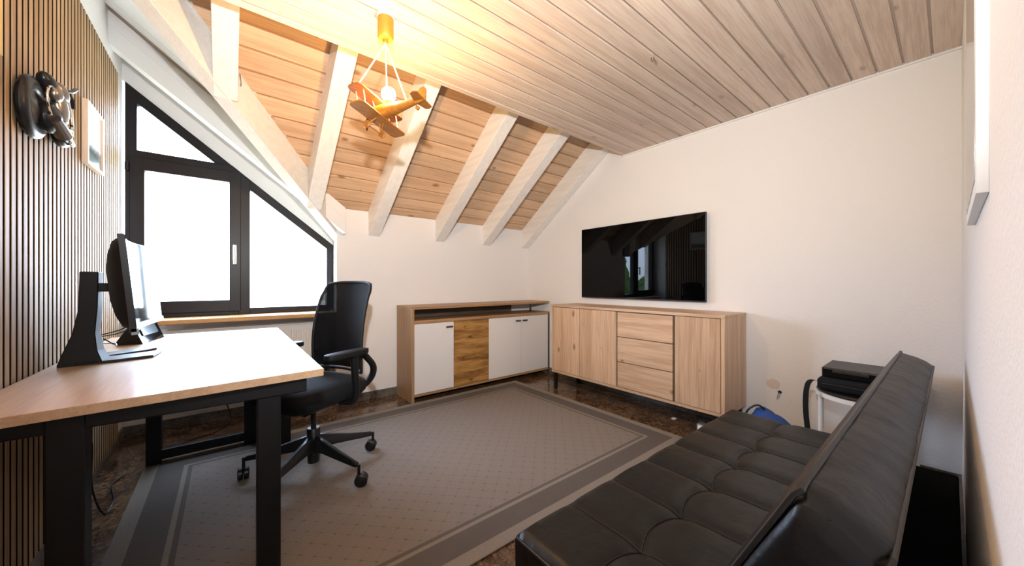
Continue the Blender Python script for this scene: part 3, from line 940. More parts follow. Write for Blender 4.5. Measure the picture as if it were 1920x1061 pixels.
# cables under the desk
for i, (pts, lab) in enumerate((
    ([(-0.05, 2.6, 0.62), (0.02, 2.75, 0.60), (0.06, 2.85, 0.64), (0.0, 2.9, 0.55), (-0.03, 3.05, 0.35), (0.02, 3.2, 0.10), (-0.06, 3.25, 0.012), (-0.2, 3.2, 0.006), (-0.28, 3.1, 0.006), (-0.1, 3.08, 0.006), (0.05, 3.12, 0.006)], 'black cable dropping from the desk and looping on the floor by the radiator'),
    ([(-0.42, 2.2, 0.66), (-0.45, 2.25, 0.45), (-0.46, 2.35, 0.35), (-0.47, 2.4, 0.15), (-0.44, 2.42, 0.010), (-0.43, 2.55, 0.005), (-0.47, 2.75, 0.005), (-0.44, 2.85, 0.006)], 'black cable hanging down the slatted wall beneath the desk'))):
    b = bmesh.new(); tube(b, curve_pts(pts, 10), 0.0035, 6)
    tag(obj('cable', b, M['black_plastic'], smooth=True), lab, 'cable')

# ------------------------------------------------------------------ white and brown highboard
hb = thing('highboard', 'brown oak highboard with white doors against the low wall', 'cabinet', (2.1, 3.13, 0))
YF, YB = 2.962, 3.315
hx0, hx1 = 1.258, 2.945
zt_ = H - 0.212
obj('side_panel', B(hx0, hx0 + 0.022, YF - 0.004, YB, 0, zt_ - 0.023, 0.001), M['walnut'], hb)
obj('top_board', B(hx0, hx1, YF - 0.006, YB, zt_ - 0.023, zt_, 0.0015), M['walnut_h'], hb)
obj('middle_board', B(hx0 + 0.022, hx1, YF - 0.004, YB, H - 0.362, H - 0.334, 0.0015), M['walnut_h'], hb)
obj('bottom_board', B(hx0 + 0.022, hx1, YF, YB, H - 1.010, H - 0.990, 0.0015), M['walnut_h'], hb)
obj('back_panel', B(hx0 + 0.022, 2.65, YB - 0.012, YB, H - 0.334, zt_ - 0.023), M['dark_back'], hb)
obj('carcass', B(hx0 + 0.022, hx1 - 0.02, YF + 0.02, YB, H - 0.990, H - 0.362), M['walnut'], hb)
def hdoor(x0, x1, m, handles, nm='door'):
    d = obj(nm, B(x0 + 0.0015, x1 - 0.0015, YF, YF + 0.019, H - 0.986, H - 0.366, 0.001), m, hb)
    for a, c in handles:
        obj('handle', B(a, c, YF - 0.018, YF - 0.0005, H - 0.418, H - 0.404, 0.002), M['gunmetal'], d)
hdoor(1.281, 1.676, M['white_front'], [(1.592, 1.660)])
hdoor(1.676, 2.082, M['knotty'], [], 'knotty_panel')
hdoor(2.082, 2.514, M['white_front'], [(2.436, 2.500)])
hdoor(2.514, 2.928, M['white_front'], [(2.532, 2.598)])
obj('post', B(2.74, 2.755, YF + 0.10, YF + 0.115, H - 0.334, zt_ - 0.023), M['gunmetal'], hb)
b = bmesh.new()
box(b, 2.931, 2.947, YF - 0.006, YF + 0.010, 0, H - 0.335, 0.001)
box(b, 2.931, 2.947, YB - 0.04, YB - 0.024, 0, H - 0.335, 0.001)
box(b, 2.931, 2.947, YF + 0.010, YB - 0.04, 0.03, 0.046, 0.001)
obj('leg_frame', b, M['gunmetal'], hb)

# ------------------------------------------------------------------ light oak sideboard
sb = thing('sideboard', 'light oak sideboard with three centre drawers under the television', 'sideboard', (2.75, 1.72, 0))
SX, SB_ = 2.552, 2.942
sy0, sy1 = 0.935, 2.528
sz0, sz1 = H - 0.893, H - 0.215
obj('top_board', B(SX - 0.002, SB_, sy0 - 0.002, sy1 + 0.002, sz1 - 0.022, sz1, 0.0015), M['oak_h'], sb)
obj('side_panel', B(SX, SB_, sy0 - 0.001, sy0 + 0.022, sz0, sz1 - 0.022, 0.0015), M['oak_v'], sb)
obj('side_panel', B(SX, SB_, sy1 - 0.022, sy1 + 0.001, sz0, sz1 - 0.022, 0.0015), M['oak_v'], sb)
obj('bottom_board', B(SX, SB_, sy0 + 0.022, sy1 - 0.022, sz0, sz0 + 0.02, 0.0015), M['oak_h'], sb)
obj('carcass', B(SX + 0.022, SB_, sy0 + 0.022, sy1 - 0.022, sz0 + 0.02, sz1 - 0.022), M['gap'], sb)
fz0, fz1 = sz0 + 0.023, sz1 - 0.026
def sfront(nm, y0, y1, z0, z1, m):
    return obj(nm, B(SX + 0.001, SX + 0.021, y0 + 0.002, y1 - 0.002, z0, z1, 0.0015), m, sb)
sfront('door', 2.170, sy1 - 0.024, fz0, fz1, M['oak_v'])
sfront('door', 1.772, 2.169, fz0, fz1, M['oak_v'])
sfront('door', sy0 + 0.024, 1.272, fz0, fz1, M['oak_v'])
dz = (fz1 - fz0) / 3
for k in range(3):
    d = sfront('drawer', 1.284, 1.760, fz0 + k * dz + 0.003, fz0 + (k + 1) * dz - 0.003, M['oak_h'])
def sleg(x, y_):
    return obj('leg', B(x, x + 0.028, y_, y_ + 0.028, 0, sz0, 0.002), M['black_metal'], sb)
sleg(SX + 0.012, sy1 - 0.045); sleg(SX + 0.012, sy0 + 0.02); sleg(SB_ - 0.045, sy1 - 0.045); sleg(SB_ - 0.045, sy0 + 0.02)

# plug adapter under the sideboard
ad = thing('power_adapter', 'pale grey plug adapter on the floor under the sideboard near the sofa', 'adapter', (2.66, 1.08, 0))
obj('body', B(2.62, 2.68, 1.085, 1.145, 0, 0.055, 0.008), M['silver'], ad)
obj('plug', B(2.600, 2.6205, 1.10, 1.13, 0.008, 0.05, 0.006), M['white_plastic'], ad)
tg = obj('paper_tag', B(2.70, 2.735, 1.34, 1.37, 0.0003, 0.006, 0.001), M['white_plastic'])
tag(tg, 'tiny white scrap on the dark floor under the sideboard', 'scrap')

# ------------------------------------------------------------------ television
tv = thing('television', 'large flat black television hung on the white wall above the sideboard', 'television', (2.90, 1.81, H + 0.2))
ty0, ty1, tz0, tz1 = 1.193, 2.428, H - 0.149, H + 0.556
obj('bezel', B(2.893, 2.915, ty0, ty1, tz0, tz1, 0.002), M['black_plastic'], tv)
obj('screen', B(2.8905, 2.894, ty0 + 0.006, ty1 - 0.006, tz0 + 0.010, tz1 - 0.006), M['screen'], tv)
obj('back_cover', B(2.9145, 2.935, ty0 + 0.12, ty1 - 0.12, tz0 + 0.02, tz1 - 0.25, 0.006), M['black_matte'], tv)
obj('wall_bracket', B(2.934, XW - 0.0005, 1.6, 2.0, H + 0.05, H + 0.25), M['black_metal'], tv)

# ------------------------------------------------------------------ sofa bed
sofa = thing('sofa', 'black tufted leather sofa bed with reclined backrest along the right wall', 'sofa', (1.45, 0.4, 0))
cw = 0.230
ux0, ux1, uy0, uy1 = 0.650, 2.260, 0.235, 0.792
zs0, zs1 = 0.185, 0.335
b = bmesh.new()
nx, ny = 7 * 14, 36
xs = [ux0 + (ux1 - ux0) * i / nx for i in range(nx + 1)]
ys = [uy0 + (uy1 - uy0) * j / ny for j in range(ny + 1)]
ytuft = 0.530
def seat_z(x, y):
    u = ((x - ux0) / cw) % 1.0
    du = min(u, 1 - u) * cw
    dv = abs(y - ytuft)
    edge = min(x - ux0, ux1 - x, uy1 - y)
    puff = 1 - math.exp(-du / 0.020)
    puff2 = 1 - math.exp(-dv / 0.022)
    # the row seam bows between the tufts
    h = 0.013 * puff * puff2 + 0.003 * puff2 * (1 - puff)
    tuft = -0.010 * math.exp(-((du ** 2 + dv ** 2) / 0.026 ** 2))
    e = max(edge, 0.0)
    r = 0.013
    drop = 0 if e > r else -(r - math.sqrt(max(0, r * r - (r - e) ** 2)))
    w = 0.0022 * noise.noise(Vector((x * 14, y * 5, 0.3))) + 0.0015 * noise.noise(Vector((x * 5, y * 30, 4.0)))
    return zs1 - 0.004 + h + tuft + drop + w
def bow(x, y):
    u = ((x - ux0) / cw) % 1.0
    return 0.028 * math.sin(PI * u) * math.exp(-abs(y - ytuft) / 0.10)
g = [[b.verts.new((x, y + bow(x, y), seat_z(x, y))) for y in ys] for x in xs]
for i in range(nx):
    for j in range(ny):
        b.faces.new([g[i][j], g[i + 1][j], g[i + 1][j + 1], g[i][j + 1]])
def skirt(seq, zb0):
    low = [b.verts.new((v.co.x, v.co.y, zb0)) for v in seq]
    for i in range(len(seq) - 1):
        b.faces.new([seq[i + 1], seq[i], low[i], low[i + 1]])
    return low
rim = [g[0][j] for j in range(ny, -1, -1)] + [g[i][0] for i in range(1, nx + 1)] + [g[nx][j] for j in range(1, ny + 1)] + [g[i][ny] for i in range(nx - 1, -1, -1)]
skirt(rim, zs0)
bmesh.ops.recalc_face_normals(b, faces=b.faces)
seat_o = obj('seat_cushion', b, M['leather'], sofa, True)
# seams lie in the quilting grooves
b = bmesh.new()
for k in range(1, 7):
    x = ux0 + cw * k
    tube(b, [(x, y, seat_z(x, y) + 0.0012) for y in ys[1:-1]], 0.0022, 5)
tube(b, [(x, ytuft + bow(x, ytuft), seat_z(x, ytuft) + 0.0012) for x in xs[1:-1]], 0.0022, 5)
obj('seam', b, M['piping'], seat_o, True)
b = bmesh.new()
zz = zs1 - 0.018
zz = zs1 - 0.012
tube(b, [(ux0 + 0.001, uy0, zz), (ux0 + 0.001, uy1 - 0.014, zz), (ux0 + 0.004, uy1 - 0.004, zz), (ux0 + 0.014, uy1 - 0.001, zz), (ux1 - 0.02, uy1 - 0.001, zz), (ux1 - 0.003, uy1 - 0.02, zz), (ux1 - 0.003, uy0, zz)], 0.0045, 8)
obj('piping', b, M['piping'], seat_o, True)
# backrest
bx0, bx1 = 0.618, 2.235
e1 = Vector((0, -0.223, 0.445)).normalized()     # up the front face
e2 = Vector((0, -0.445, -0.223)).normalized()    # from the front face backwards
P0 = Vector((0, 0.360, 0.330))
Lb, Tb = 0.498, 0.112
def bkp(x, s, t): return Vector((x, 0, 0)) + P0 + e1 * s + e2 * t
b = bmesh.new()
nx2 = 90
prof = []
r = 0.016
def arc(cs, ct, a0, a1):
    return [(cs + r * math.cos(a0 + (a1 - a0) * k / 4), ct + r * math.sin(a0 + (a1 - a0) * k / 4)) for k in range(5)]
prof += [(0.0, r), (0.0 + 0.10, 0.0), (0.25, -0.004), (0.40, -0.004)]
prof += arc(Lb - r, r, -PI / 2, 0)
prof += [(Lb + 0.004, 0.035), (Lb + 0.006, 0.056), (Lb + 0.004, 0.08)]
prof += arc(Lb - r, Tb - r, 0, PI / 2)
prof += [(0.30, Tb), (0.15, Tb), (0.02, Tb)]
rows = []
for i in range(nx2 + 1):
    x = bx0 + (bx1 - bx0) * i / nx2
    e = min(i, nx2 - i)
    sh = {0: 0.012, 1: 0.003}.get(e, 0.0)
    ring = []
    for s, t in prof:
        s2 = s - sh if s > Lb * 0.5 else s
        t2 = t + (sh if t < Tb / 2 else -sh)
        wv = 0.0035 * noise.noise(Vector((x * 9, t * 22, s * 3))) + 0.0018 * noise.noise(Vector((x * 26, t * 10, 7.0)))
        s2 += wv if s > Lb * 0.9 else 0
        u = ((x - ux0) / cw) % 1.0
        t2 += 0.010 * math.exp(-min(u, 1 - u) * cw / 0.02) if (t < 0.001 and 0.05 < s < 0.45) else 0
        ring.append(b.verts.new(bkp(x, s2, t2)))
    rows.append(ring)
m_ = len(prof)
for i in range(nx2):
    for k in range(m_):
        b.faces.new([rows[i][k], rows[i + 1][k], rows[i + 1][(k + 1) % m_], rows[i][(k + 1) % m_]])
for ring, sg in ((rows[0], -1), (rows[-1], 1)):      # padded end faces
    base_ = [v.co.copy() for v in ring]
    cen = sum(base_, Vector()) / len(base_)
    prev = [b.verts.new(p) for p in base_]
    for q_, puff_ in ((0.93, 0.006), (0.78, 0.011), (0.45, 0.014)):
        cur = [b.verts.new(cen + (p - cen) * q_ + Vector((sg * puff_, 0, 0))) for p in base_]
        for k in range(m_): b.faces.new([prev[k], prev[(k + 1) % m_], cur[(k + 1) % m_], cur[k]])
        prev = cur
    cv = b.verts.new(cen + Vector((sg * 0.015, 0, 0)))
    for k in range(m_): b.faces.new([prev[k], prev[(k + 1) % m_], cv])
bmesh.ops.recalc_face_normals(b, faces=b.faces)
back_o = obj('backrest', b, M['leather'], sofa, True)
b = bmesh.new()
tube(b, [bkp(bx0 + 0.004, 0.02, 0.006), bkp(bx0 + 0.004, Lb - 0.012, 0.004), bkp(bx0 + 0.006, Lb - 0.002, 0.008), bkp(bx0 + 0.03, Lb - 0.001, 0.006), bkp(bx1 - 0.03, Lb - 0.001, 0.006), bkp(bx1 - 0.004, Lb - 0.004, 0.008), bkp(bx1 - 0.004, 0.02, 0.006)], 0.0048, 8)
tube(b, [bkp(bx0 + 0.004, 0.02, Tb - 0.004), bkp(bx0 + 0.004, Lb - 0.014, Tb - 0.004), bkp(bx0 + 0.012, Lb - 0.006, Tb - 0.005), bkp(bx1 - 0.012, Lb - 0.006, Tb - 0.005), bkp(bx1 - 0.004, Lb - 0.014, Tb - 0.004), bkp(bx1 - 0.004, 0.02, Tb - 0.004)], 0.004, 8)
obj('piping', b, M['piping'], back_o, True)
obj('base', B(0.67, 2.24, 0.25, 0.77, 0.05, 0.190, 0.006), M['black_matte'], sofa)
obj('storage_box', B(0.67, 2.24, -0.020, 0.245, 0.04, 0.300, 0.006), M['felt'], sofa)
b = bmesh.new()
box(b, 0.655, 0.668, 0.10, 0.13, 0.26, 0.40, 0.002)
obj('hinge_bracket', b, M['steel'], sofa)
for x in (0.72, 2.16):
    for y_ in (0.03, 0.70):
        b = bmesh.new(); lathe(b, [(0.018, 0.0), (0.022, 0.055)], (x, y_, 0), n=14)
        obj('foot', b, M['black_plastic'], sofa, True)

# ------------------------------------------------------------------ corner behind the sofa
st = thing('side_stand', 'white rimmed black topped stand in the corner behind the sofa', 'stand', (2.62, 0.28, 0))
cx_, cy_ = 2.655, 0.285
b = bmesh.new(); lathe(b, [(0.0, 0.462), (0.195, 0.462), (0.200, 0.470), (0.195, 0.478), (0.0, 0.478)], (cx_, cy_, 0), n=40)
obj('top', b, M['black_plastic'], st, True)
b = bmesh.new(); lathe(b, [(0.185, 0.440), (0.203, 0.440), (0.203, 0.462), (0.185, 0.462)], (cx_, cy_, 0), n=40)
obj('rim', b, M['white_plastic'], st, True)
for k in range(4):
    a = math.radians(100 + 90 * k)
    b = bmesh.new()
    p = Vector((cx_ + 0.18 * math.cos(a), cy_ + 0.18 * math.sin(a), 0))
    tube(b, [p + Vector((0, 0, 0)), p + Vector((0, 0, 0.45))], 0.012, 10)
    obj('leg', b, M['white_plastic'], st, True)
b = bmesh.new(); lathe(b, [(0.0, 0.118), (0.175, 0.118), (0.175, 0.130), (0.0, 0.130)], (cx_, cy_, 0), n=32)
obj('lower_shelf', b, M['white_plastic'], st, True)

lap = thing('laptop_bag', 'flat black bag lying on the stand under the disc player', 'bag', (2.64, 0.30, 0.478))
b = bmesh.new()
box(b, 2.515, 2.80, 0.10, 0.462, 0.4785, 0.545, 0.02, 3)
for v in b.verts:
    v.co.z += 0.006 * noise.noise(v.co * 9) if v.co.z > 0.5 else 0
obj('body', b, M['fabric'], lap, True)
b = bmesh.new(); tube(b, [(2.513, 0.14, 0.512), (2.513, 0.44, 0.515)], 0.003, 6)
obj('zip', b, M['black_plastic'], lap, True)
b = bmesh.new()
pts = curve_pts([(2.53, 0.458, 0.522), (2.508, 0.480, 0.526), (2.495, 0.496, 0.500), (2.487, 0.503, 0.43), (2.482, 0.500, 0.33), (2.48, 0.485, 0.22), (2.50, 0.455, 0.16)], 6)
for a, c in zip(pts[:-1], pts[1:]):
    prism(b, [a + Vector((0, -0.012, 0)), a + Vector((0, 0.012, 0)), a + Vector((0.004, 0.012, 0)), a + Vector((0.004, -0.012, 0))], c - a)
obj('shoulder_strap', b, M['fabric'], lap)

dv = thing('disc_player', 'slim black disc player on top of the black bag in the corner', 'player', (2.64, 0.28, 0.556))
obj('case', B(2.545, 2.82, 0.06, 0.445, 0.549, 0.600, 0.004), M['black_plastic'], dv)
obj('front_panel', B(2.539, 2.5455, 0.065, 0.44, 0.553, 0.596, 0.003), M['black_gloss'], dv)
obj('disc_tray', B(2.5365, 2.5395, 0.26, 0.40, 0.578, 0.590, 0.001), M['gunmetal'], dv)

bb = thing('blue_bag', 'crumpled blue carrier bag on the floor between sofa and sideboard', 'bag', (2.62, 0.70, 0))
b = bmesh.new()
rings = []
for k, (z, sc_) in enumerate(((0.0, 0.9), (0.02, 1.0), (0.12, 1.02), (0.19, 0.92), (0.245, 0.62), (0.272, 0.30), (0.277, 0.10))):
    ring = []
    for i in range(28):
        t = 2 * PI * i / 28
        c, s = math.cos(t), math.sin(t)
        x = 2.66 + 0.12 * sc_ * math.copysign(abs(c) ** 0.7, c) * (0.5 if k > 3 else 1)
        yy = 0.690 + 0.150 * (sc_ if k < 4 else sc_ * 0.9 + 0.12) * math.copysign(abs(s) ** 0.7, s)
        n_ = noise.noise(Vector((c * 2, s * 2, z * 12)))
        z2 = z * (1 - 0.38 * min(1, max(0, (0.755 - yy) / 0.22))) if k > 1 else z
        ring.append(b.verts.new((x + 0.012 * n_, yy + 0.012 * n_, max(0.0, z2 + (0.012 * n_ if z > 0.1 else 0)))))
    rings.append(ring)
for r0, r1 in zip(rings[:-1], rings[1:]):
    for k in range(28): b.faces.new([r0[k], r0[(k + 1) % 28], r1[(k + 1) % 28], r1[k]])
b.faces.new(list(reversed(rings[0]))); b.faces.new(rings[-1])
obj('body', b, M['blue'], bb, True)
b = bmesh.new(); tube(b, curve_pts([(2.64, 0.735, 0.262), (2.63, 0.765, 0.283), (2.62, 0.795, 0.270), (2.62, 0.830, 0.225), (2.63, 0.850, 0.14)], 6), 0.006, 6)
obj('strap', b, M['black_plastic'], bb, True)

# cable outlet in the wall
co = thing('wall_outlet_hole', 'bare cable hole beside a patched plaster spot on the television wall', 'cable outlet', (XW, 0.735, H - 0.75))
b = bmesh.new()
pp = []
for i in range(18):
    t = 2 * PI * i / 18
    rr = 0.040 * (1 + 0.22 * noise.noise(Vector((math.cos(t) * 2, math.sin(t) * 2, 3))))
    pp.append((XW - 0.0012, 0.772 + rr * math.cos(t), H - 0.700 + rr * 0.85 * math.sin(t)))
prism(b, pp, (0.004, 0, 0))
obj('plaster_patch', b, M['patch'], co)
b = bmesh.new(); lathe(b, [(0.0, 0), (0.011, 0), (0.011, 0.004), (0.0, 0.004)], (XW - 0.004, 0.735, H - 0.748), (1, 0, 0), 14)
obj('hole', b, M['black_matte'], co, True)
b = bmesh.new()
tube(b, curve_pts([(XW - 0.003, 0.735, H - 0.75), (XW - 0.016, 0.742, H - 0.765), (XW - 0.012, 0.748, H - 0.80)]), 0.0022, 6)
tube(b, curve_pts([(XW - 0.003, 0.735, H - 0.75), (XW - 0.014, 0.734, H - 0.77), (XW - 0.006, 0.741, H - 0.79)]), 0.0018, 6)
obj('wire', b, M['silver'], co, True)

# ------------------------------------------------------------------ airplane pendant lamp
lamp = thing('airplane_lamp', 'wooden biplane pendant lamp with a lit bulb hanging from the plank ceiling', 'lamp', (0.563, 1.62, ZC))
lx, ly = 0.563, 1.62
b = bmesh.new(); lathe(b, [(0.0, -0.125), (0.012, -0.125), (0.012, -0.108), (0.031, -0.106), (0.035, -0.100), (0.035, -0.012), (0.0, -0.012)], (lx, ly, ZC - 0.001), n=28)
obj('canopy', b, M['honey_can'], lamp, True)
b = bmesh.new(); lathe(b, [(0.036, -0.013), (0.038, -0.010), (0.038, 0.0), (0.0, 0.0)], (lx, ly, ZC - 0.001), n=28)
obj('ceiling_ring', b, M['white_plastic'], lamp, True)
AP = Matrix.Translation((0.5684, 1.5966, H + 0.7769)) @ Euler((0.132, 0.045, -4.20), 'XYZ').to_matrix().to_4x4() @ Matrix.Scale(0.947, 4)
def ap(x, y, z): return AP @ Vector((x, y, z))
def aobj(nm, b, m=None, smooth=False):
    bmesh.ops.transform(b, matrix=AP, verts=b.verts)
    return obj(nm, b, m or M['glow_wood'], lamp, smooth)
# fuselage: rounded sections from nose to tail
b = bmesh.new()
rows = []
for x, w, h, zc in ((0.118, 0.020, 0.022, 0.004), (0.112, 0.027, 0.029, 0.004), (0.06, 0.029, 0.032, 0.004), (0.02, 0.028, 0.032, 0.005), (-0.03, 0.024, 0.028, 0.006), (-0.10, 0.016, 0.020, 0.009), (-0.17, 0.009, 0.012, 0.012), (-0.20, 0.005, 0.008, 0.014)):
    ring = []
    for k in range(16):
        t = 2 * PI * k / 16
        c, s = math.cos(t), math.sin(t)
        ring.append(b.verts.new((x, w * math.copysign(abs(c) ** 0.75, c), zc + h * math.copysign(abs(s) ** 0.75, s))))
    rows.append(ring)
for r0, r1 in zip(rows[:-1], rows[1:]):
    for k in range(16): b.faces.new([r0[k], r0[(k + 1) % 16], r1[(k + 1) % 16], r1[k]])
b.faces.new(rows[0]); b.faces.new(list(reversed(rows[-1])))
bmesh.ops.recalc_face_normals(b, faces=b.faces)
aobj('fuselage', b, smooth=True)
def wing(nm, xc, zc, half, chord, th=0.007):
    b = bmesh.new()
    pts = []
    for sx, sy in ((1, 1), (-1, 1), (-1, -1), (1, -1)):
        for k in range(5):
            a0 = {(1, 1): 0, (-1, 1): PI / 2, (-1, -1): PI, (1, -1): 3 * PI / 2}[(sx, sy)]
            t = a0 + k / 4 * PI / 2
            rr = 0.020
            pts.append((xc + sx * (chord / 2 - rr) + rr * math.cos(t), sy * (half - rr) + rr * math.sin(t), zc))
    prism(b, pts, (0, 0, th), 0.0015)
    return aobj(nm, b)
wing('lower_wing', 0.055, -0.036, 0.152, 0.082)
wing('upper_wing', 0.075, 0.054, 0.152, 0.080)
for s in (-1, 1):
    for xo in (0.022, -0.022):
        b = bmesh.new(); tube(b, [(0.055 + xo, s * 0.110, -0.030), (0.075 + xo, s * 0.110, 0.056)], 0.0028, 6)
        aobj('wing_strut', b, M['pale_strut'])
    b = bmesh.new(); tube(b, [(0.065, s * 0.022, 0.02), (0.075, s * 0.030, 0.056)], 0.0026, 6)
    aobj('cabane_strut', b, M['pale_strut'])
    b = bmesh.new(); tube(b, [(0.075, s * 0.020, -0.030), (0.080, s * 0.045, -0.074)], 0.003, 6); tube(b, [(0.045, s * 0.020, -0.030), (0.080, s * 0.045, -0.074)], 0.003, 6)
    aobj('gear_strut', b)
    b = bmesh.new(); lathe(b, [(0.0, -0.005), (0.017, -0.005), (0.020, 0), (0.017, 0.005), (0.0, 0.005)], (0.080, s * 0.050, -0.076), (0, 1, 0), 20)
    aobj('wheel', b, smooth=True)
b = bmesh.new(); tube(b, [(0.080, -0.052, -0.076), (0.080, 0.052, -0.076)], 0.0026, 6)
aobj('axle', b)
b = bmesh.new(); lathe(b, [(0.0, 0.118), (0.013, 0.118), (0.010, 0.128), (0.0, 0.134)], (0, 0, 0.004), (1, 0, 0), 16)
aobj('spinner', b, smooth=True)
b = bmesh.new()
prism(b, [(0.126, -0.006, 0.004), (0.126, -0.009, 0.045), (0.126, -0.004, 0.078), (0.126, 0.004, 0.078), (0.126, 0.006, 0.004), (0.126, 0.009, -0.037), (0.126, 0.004, -0.070), (0.126, -0.004, -0.070)], (0.004, 0, 0))
aobj('propeller', b)
b = bmesh.new()
prism(b, [(-0.150, 0.0, 0.008), (-0.168, 0.060, 0.008), (-0.185, 0.066, 0.008), (-0.205, 0.058, 0.008), (-0.205, -0.058, 0.008), (-0.185, -0.066, 0.008), (-0.168, -0.060, 0.008)], (0, 0, 0.006), 0.001)
aobj('tailplane', b)
b = bmesh.new()
prism(b, [(-0.145, -0.003, 0.020), (-0.160, -0.003, 0.055), (-0.178, -0.003, 0.074), (-0.200, -0.003, 0.076), (-0.212, -0.003, 0.060), (-0.212, -0.003, 0.006), (-0.19, -0.003, 0.006)], (0, 0.006, 0), 0.001)
aobj('tail_fin', b)
b = bmesh.new(); tube(b, [(-0.155, 0, 0.0), (-0.168, 0, -0.022)], 0.0028, 6); lathe(b, [(0.0, -0.004), (0.010, -0.004), (0.010, 0.004), (0.0, 0.004)], (-0.169, 0, -0.024), (0, 1, 0), 14)
aobj('tail_wheel', b)
bc = ap(-0.005, 0.012, 0.078)
b = bmesh.new(); lathe(b, [(0.013, -0.056), (0.017, -0.054), (0.017, -0.026), (0.0, -0.026)], bc, n=16)
obj('lamp_holder', b, M['honey_can'], lamp, True)
b = bmesh.new(); ellipsoid(b, bc, (0.031, 0.031, 0.033), seg=20, ring=14)
bu = obj('bulb', b, M['bulb'], lamp, True)
bu['label'] = 'round lit bulb'
cb_ = Vector((lx, ly, ZC - 0.125))
for pend in (ap(0.075, 0.128, 0.060), ap(0.020, -0.010, 0.038), ap(-0.105, 0.0, 0.028)):
    b = bmesh.new(); tube(b, [cb_, pend], 0.0030, 6)
    obj('cord', b, M['cord'], lamp)

# small hooks
b = bmesh.new()
hx, hy = 1.757, 0.985
tube(b, [(hx, hy, ZC), (hx, hy, ZC - 0.022)], 0.0030, 6)
for s in (-1, 1):
    tube(b, curve_pts([(hx, hy, ZC - 0.020), (hx + s * 0.010, hy, ZC - 0.034), (hx + s * 0.022, hy, ZC - 0.040), (hx + s * 0.029, hy, ZC - 0.032), (hx + s * 0.027, hy, ZC - 0.024)], 5), 0.0026, 6)
tag(obj('ceiling_hook', b, M['chrome'], smooth=True), 'small metal double hook screwed into the plank ceiling', 'hook')
b = bmesh.new()
p = Vector((0.052, yv(0.052) - 0.004, zp(yv(0.052)) - 0.055))
tube(b, curve_pts([p + Vector((0.004, 0, 0.05)), p + Vector((0.006, -0.012, 0.02)), p + Vector((0.008, -0.020, -0.005)), p + Vector((0.008, -0.006, -0.022))], 5), 0.0032, 6)
tag(obj('beam_hook', b, M['steel'], smooth=True), 'small metal hook on the white valley beam beside a short rafter', 'hook')

# ------------------------------------------------------------------ pictures
def framed(name, label, y0, y1, z0, z1, fw, depth, fm, pm, x=XS):
    t = thing(name, label, 'picture', (x, (y0 + y1) / 2, z0))
    xa, xb = x + 0.0005, x + depth
    obj('frame_bar', B(xa, xb, y0, y0 + fw, z0, z1, 0.0015), fm, t)
    obj('frame_bar', B(xa, xb, y1 - fw, y1, z0, z1, 0.0015), fm, t)
    obj('frame_bar', B(xa, xb, y0 + fw, y1 - fw, z0, z0 + fw, 0.0015), fm, t)
    obj('frame_bar', B(xa, xb, y0 + fw, y1 - fw, z1 - fw, z1, 0.0015), fm, t)
    obj('print', B(xa, xb - 0.008, y0 + fw, y1 - fw, z0 + fw, z1 - fw), pm, t)
    return t
framed('framed_picture', 'pale framed landscape print with white sky on the slatted wall beside the window', 2.585, 2.860, H + 0.575, H + 0.880, 0.016, 0.022, M['frame_light'],
       picture_mat('landscape_print', H + 0.59, H + 0.87, ((0.06, (0.30, 0.36, 0.36)), (0.30, (0.12, 0.16, 0.17)), (0.36, (0.28, 0.33, 0.34)), (0.42, (0.82, 0.84, 0.85)))))
framed('framed_picture', 'honey coloured wooden picture frame at the near end of the slatted wall', 1.20, 1.742, H + 0.664, H + 1.08, 0.05, 0.028, M['frame_gold'],
       picture_mat('plain_print', H + 0.7, H + 1.05, ((0.2, (0.62, 0.45, 0.24)), (0.8, (0.70, 0.55, 0.33)))))
wp = thing('wall_picture', 'white framed picture on the right wall above the sofa', 'picture', (1.12, YR, H + 0.13))
obj('frame', B(0.879, 1.36, YR, -0.0236, H + 0.135, H + 0.80, 0.0008), M['frame_white'], wp)
obj('print', B(0.899, 1.34, -0.0238, -0.0226, H + 0.158, H + 0.78), picture_mat('muted_print', H + 0.15, H + 0.75, ((0.2, (0.30, 0.27, 0.24)), (0.5, (0.42, 0.38, 0.34)), (0.8, (0.33, 0.30, 0.28)))), wp)

# ------------------------------------------------------------------ motorcycle wall sculpture
mo = thing('motorcycle_sculpture', 'dark metal motorcycle relief mounted on the slatted wall', 'wall sculpture', (XS, 2.1, H + 0.65))
def mp_(a, z, d=0.0): return Vector((XS + 0.002 + d, a, H + z))
b = bmesh.new(); torus(b, mp_(1.975, 0.602, 0.017), (1, 0, 0), 0.078, 0.027, 36, 12, 0.6)
obj('rear_tyre', b, M['dark_metal'], mo, True)
b = bmesh.new(); lathe(b, [(0.0, 0.0), (0.062, 0.0), (0.055, 0.012), (0.022, 0.020), (0.0, 0.022)], mp_(1.975, 0.602, 0.008), (1, 0, 0), 28)
obj('rear_hub', b, M['gunmetal'], mo, True)
b = bmesh.new(); torus(b, mp_(2.225, 0.615, 0.022), (1, 0, 0), 0.052, 0.022, 32, 10, 0.85)
obj('front_tyre', b, M['dark_metal'], mo, True)
b = bmesh.new(); torus(b, mp_(2.225, 0.615, 0.036), (1, 0, 0), 0.034, 0.005, 28, 8)
obj('front_rim', b, M['chrome'], mo, True)
b = bmesh.new(); ellipsoid(b, mp_(2.105, 0.650, 0.046), (0.022, 0.038, 0.066), (0.35, 0, 0))
obj('fuel_tank', b, M['pewter'], mo, True)
b = bmesh.new(); ellipsoid(b, mp_(2.140, 0.725, 0.038), (0.024, 0.046, 0.030), (-0.6, 0, 0))
obj('headlight', b, M['pewter'], mo, True)
b = bmesh.new(); ellipsoid(b, mp_(2.035, 0.715, 0.034), (0.024, 0.050, 0.030), (-0.4, 0, 0))
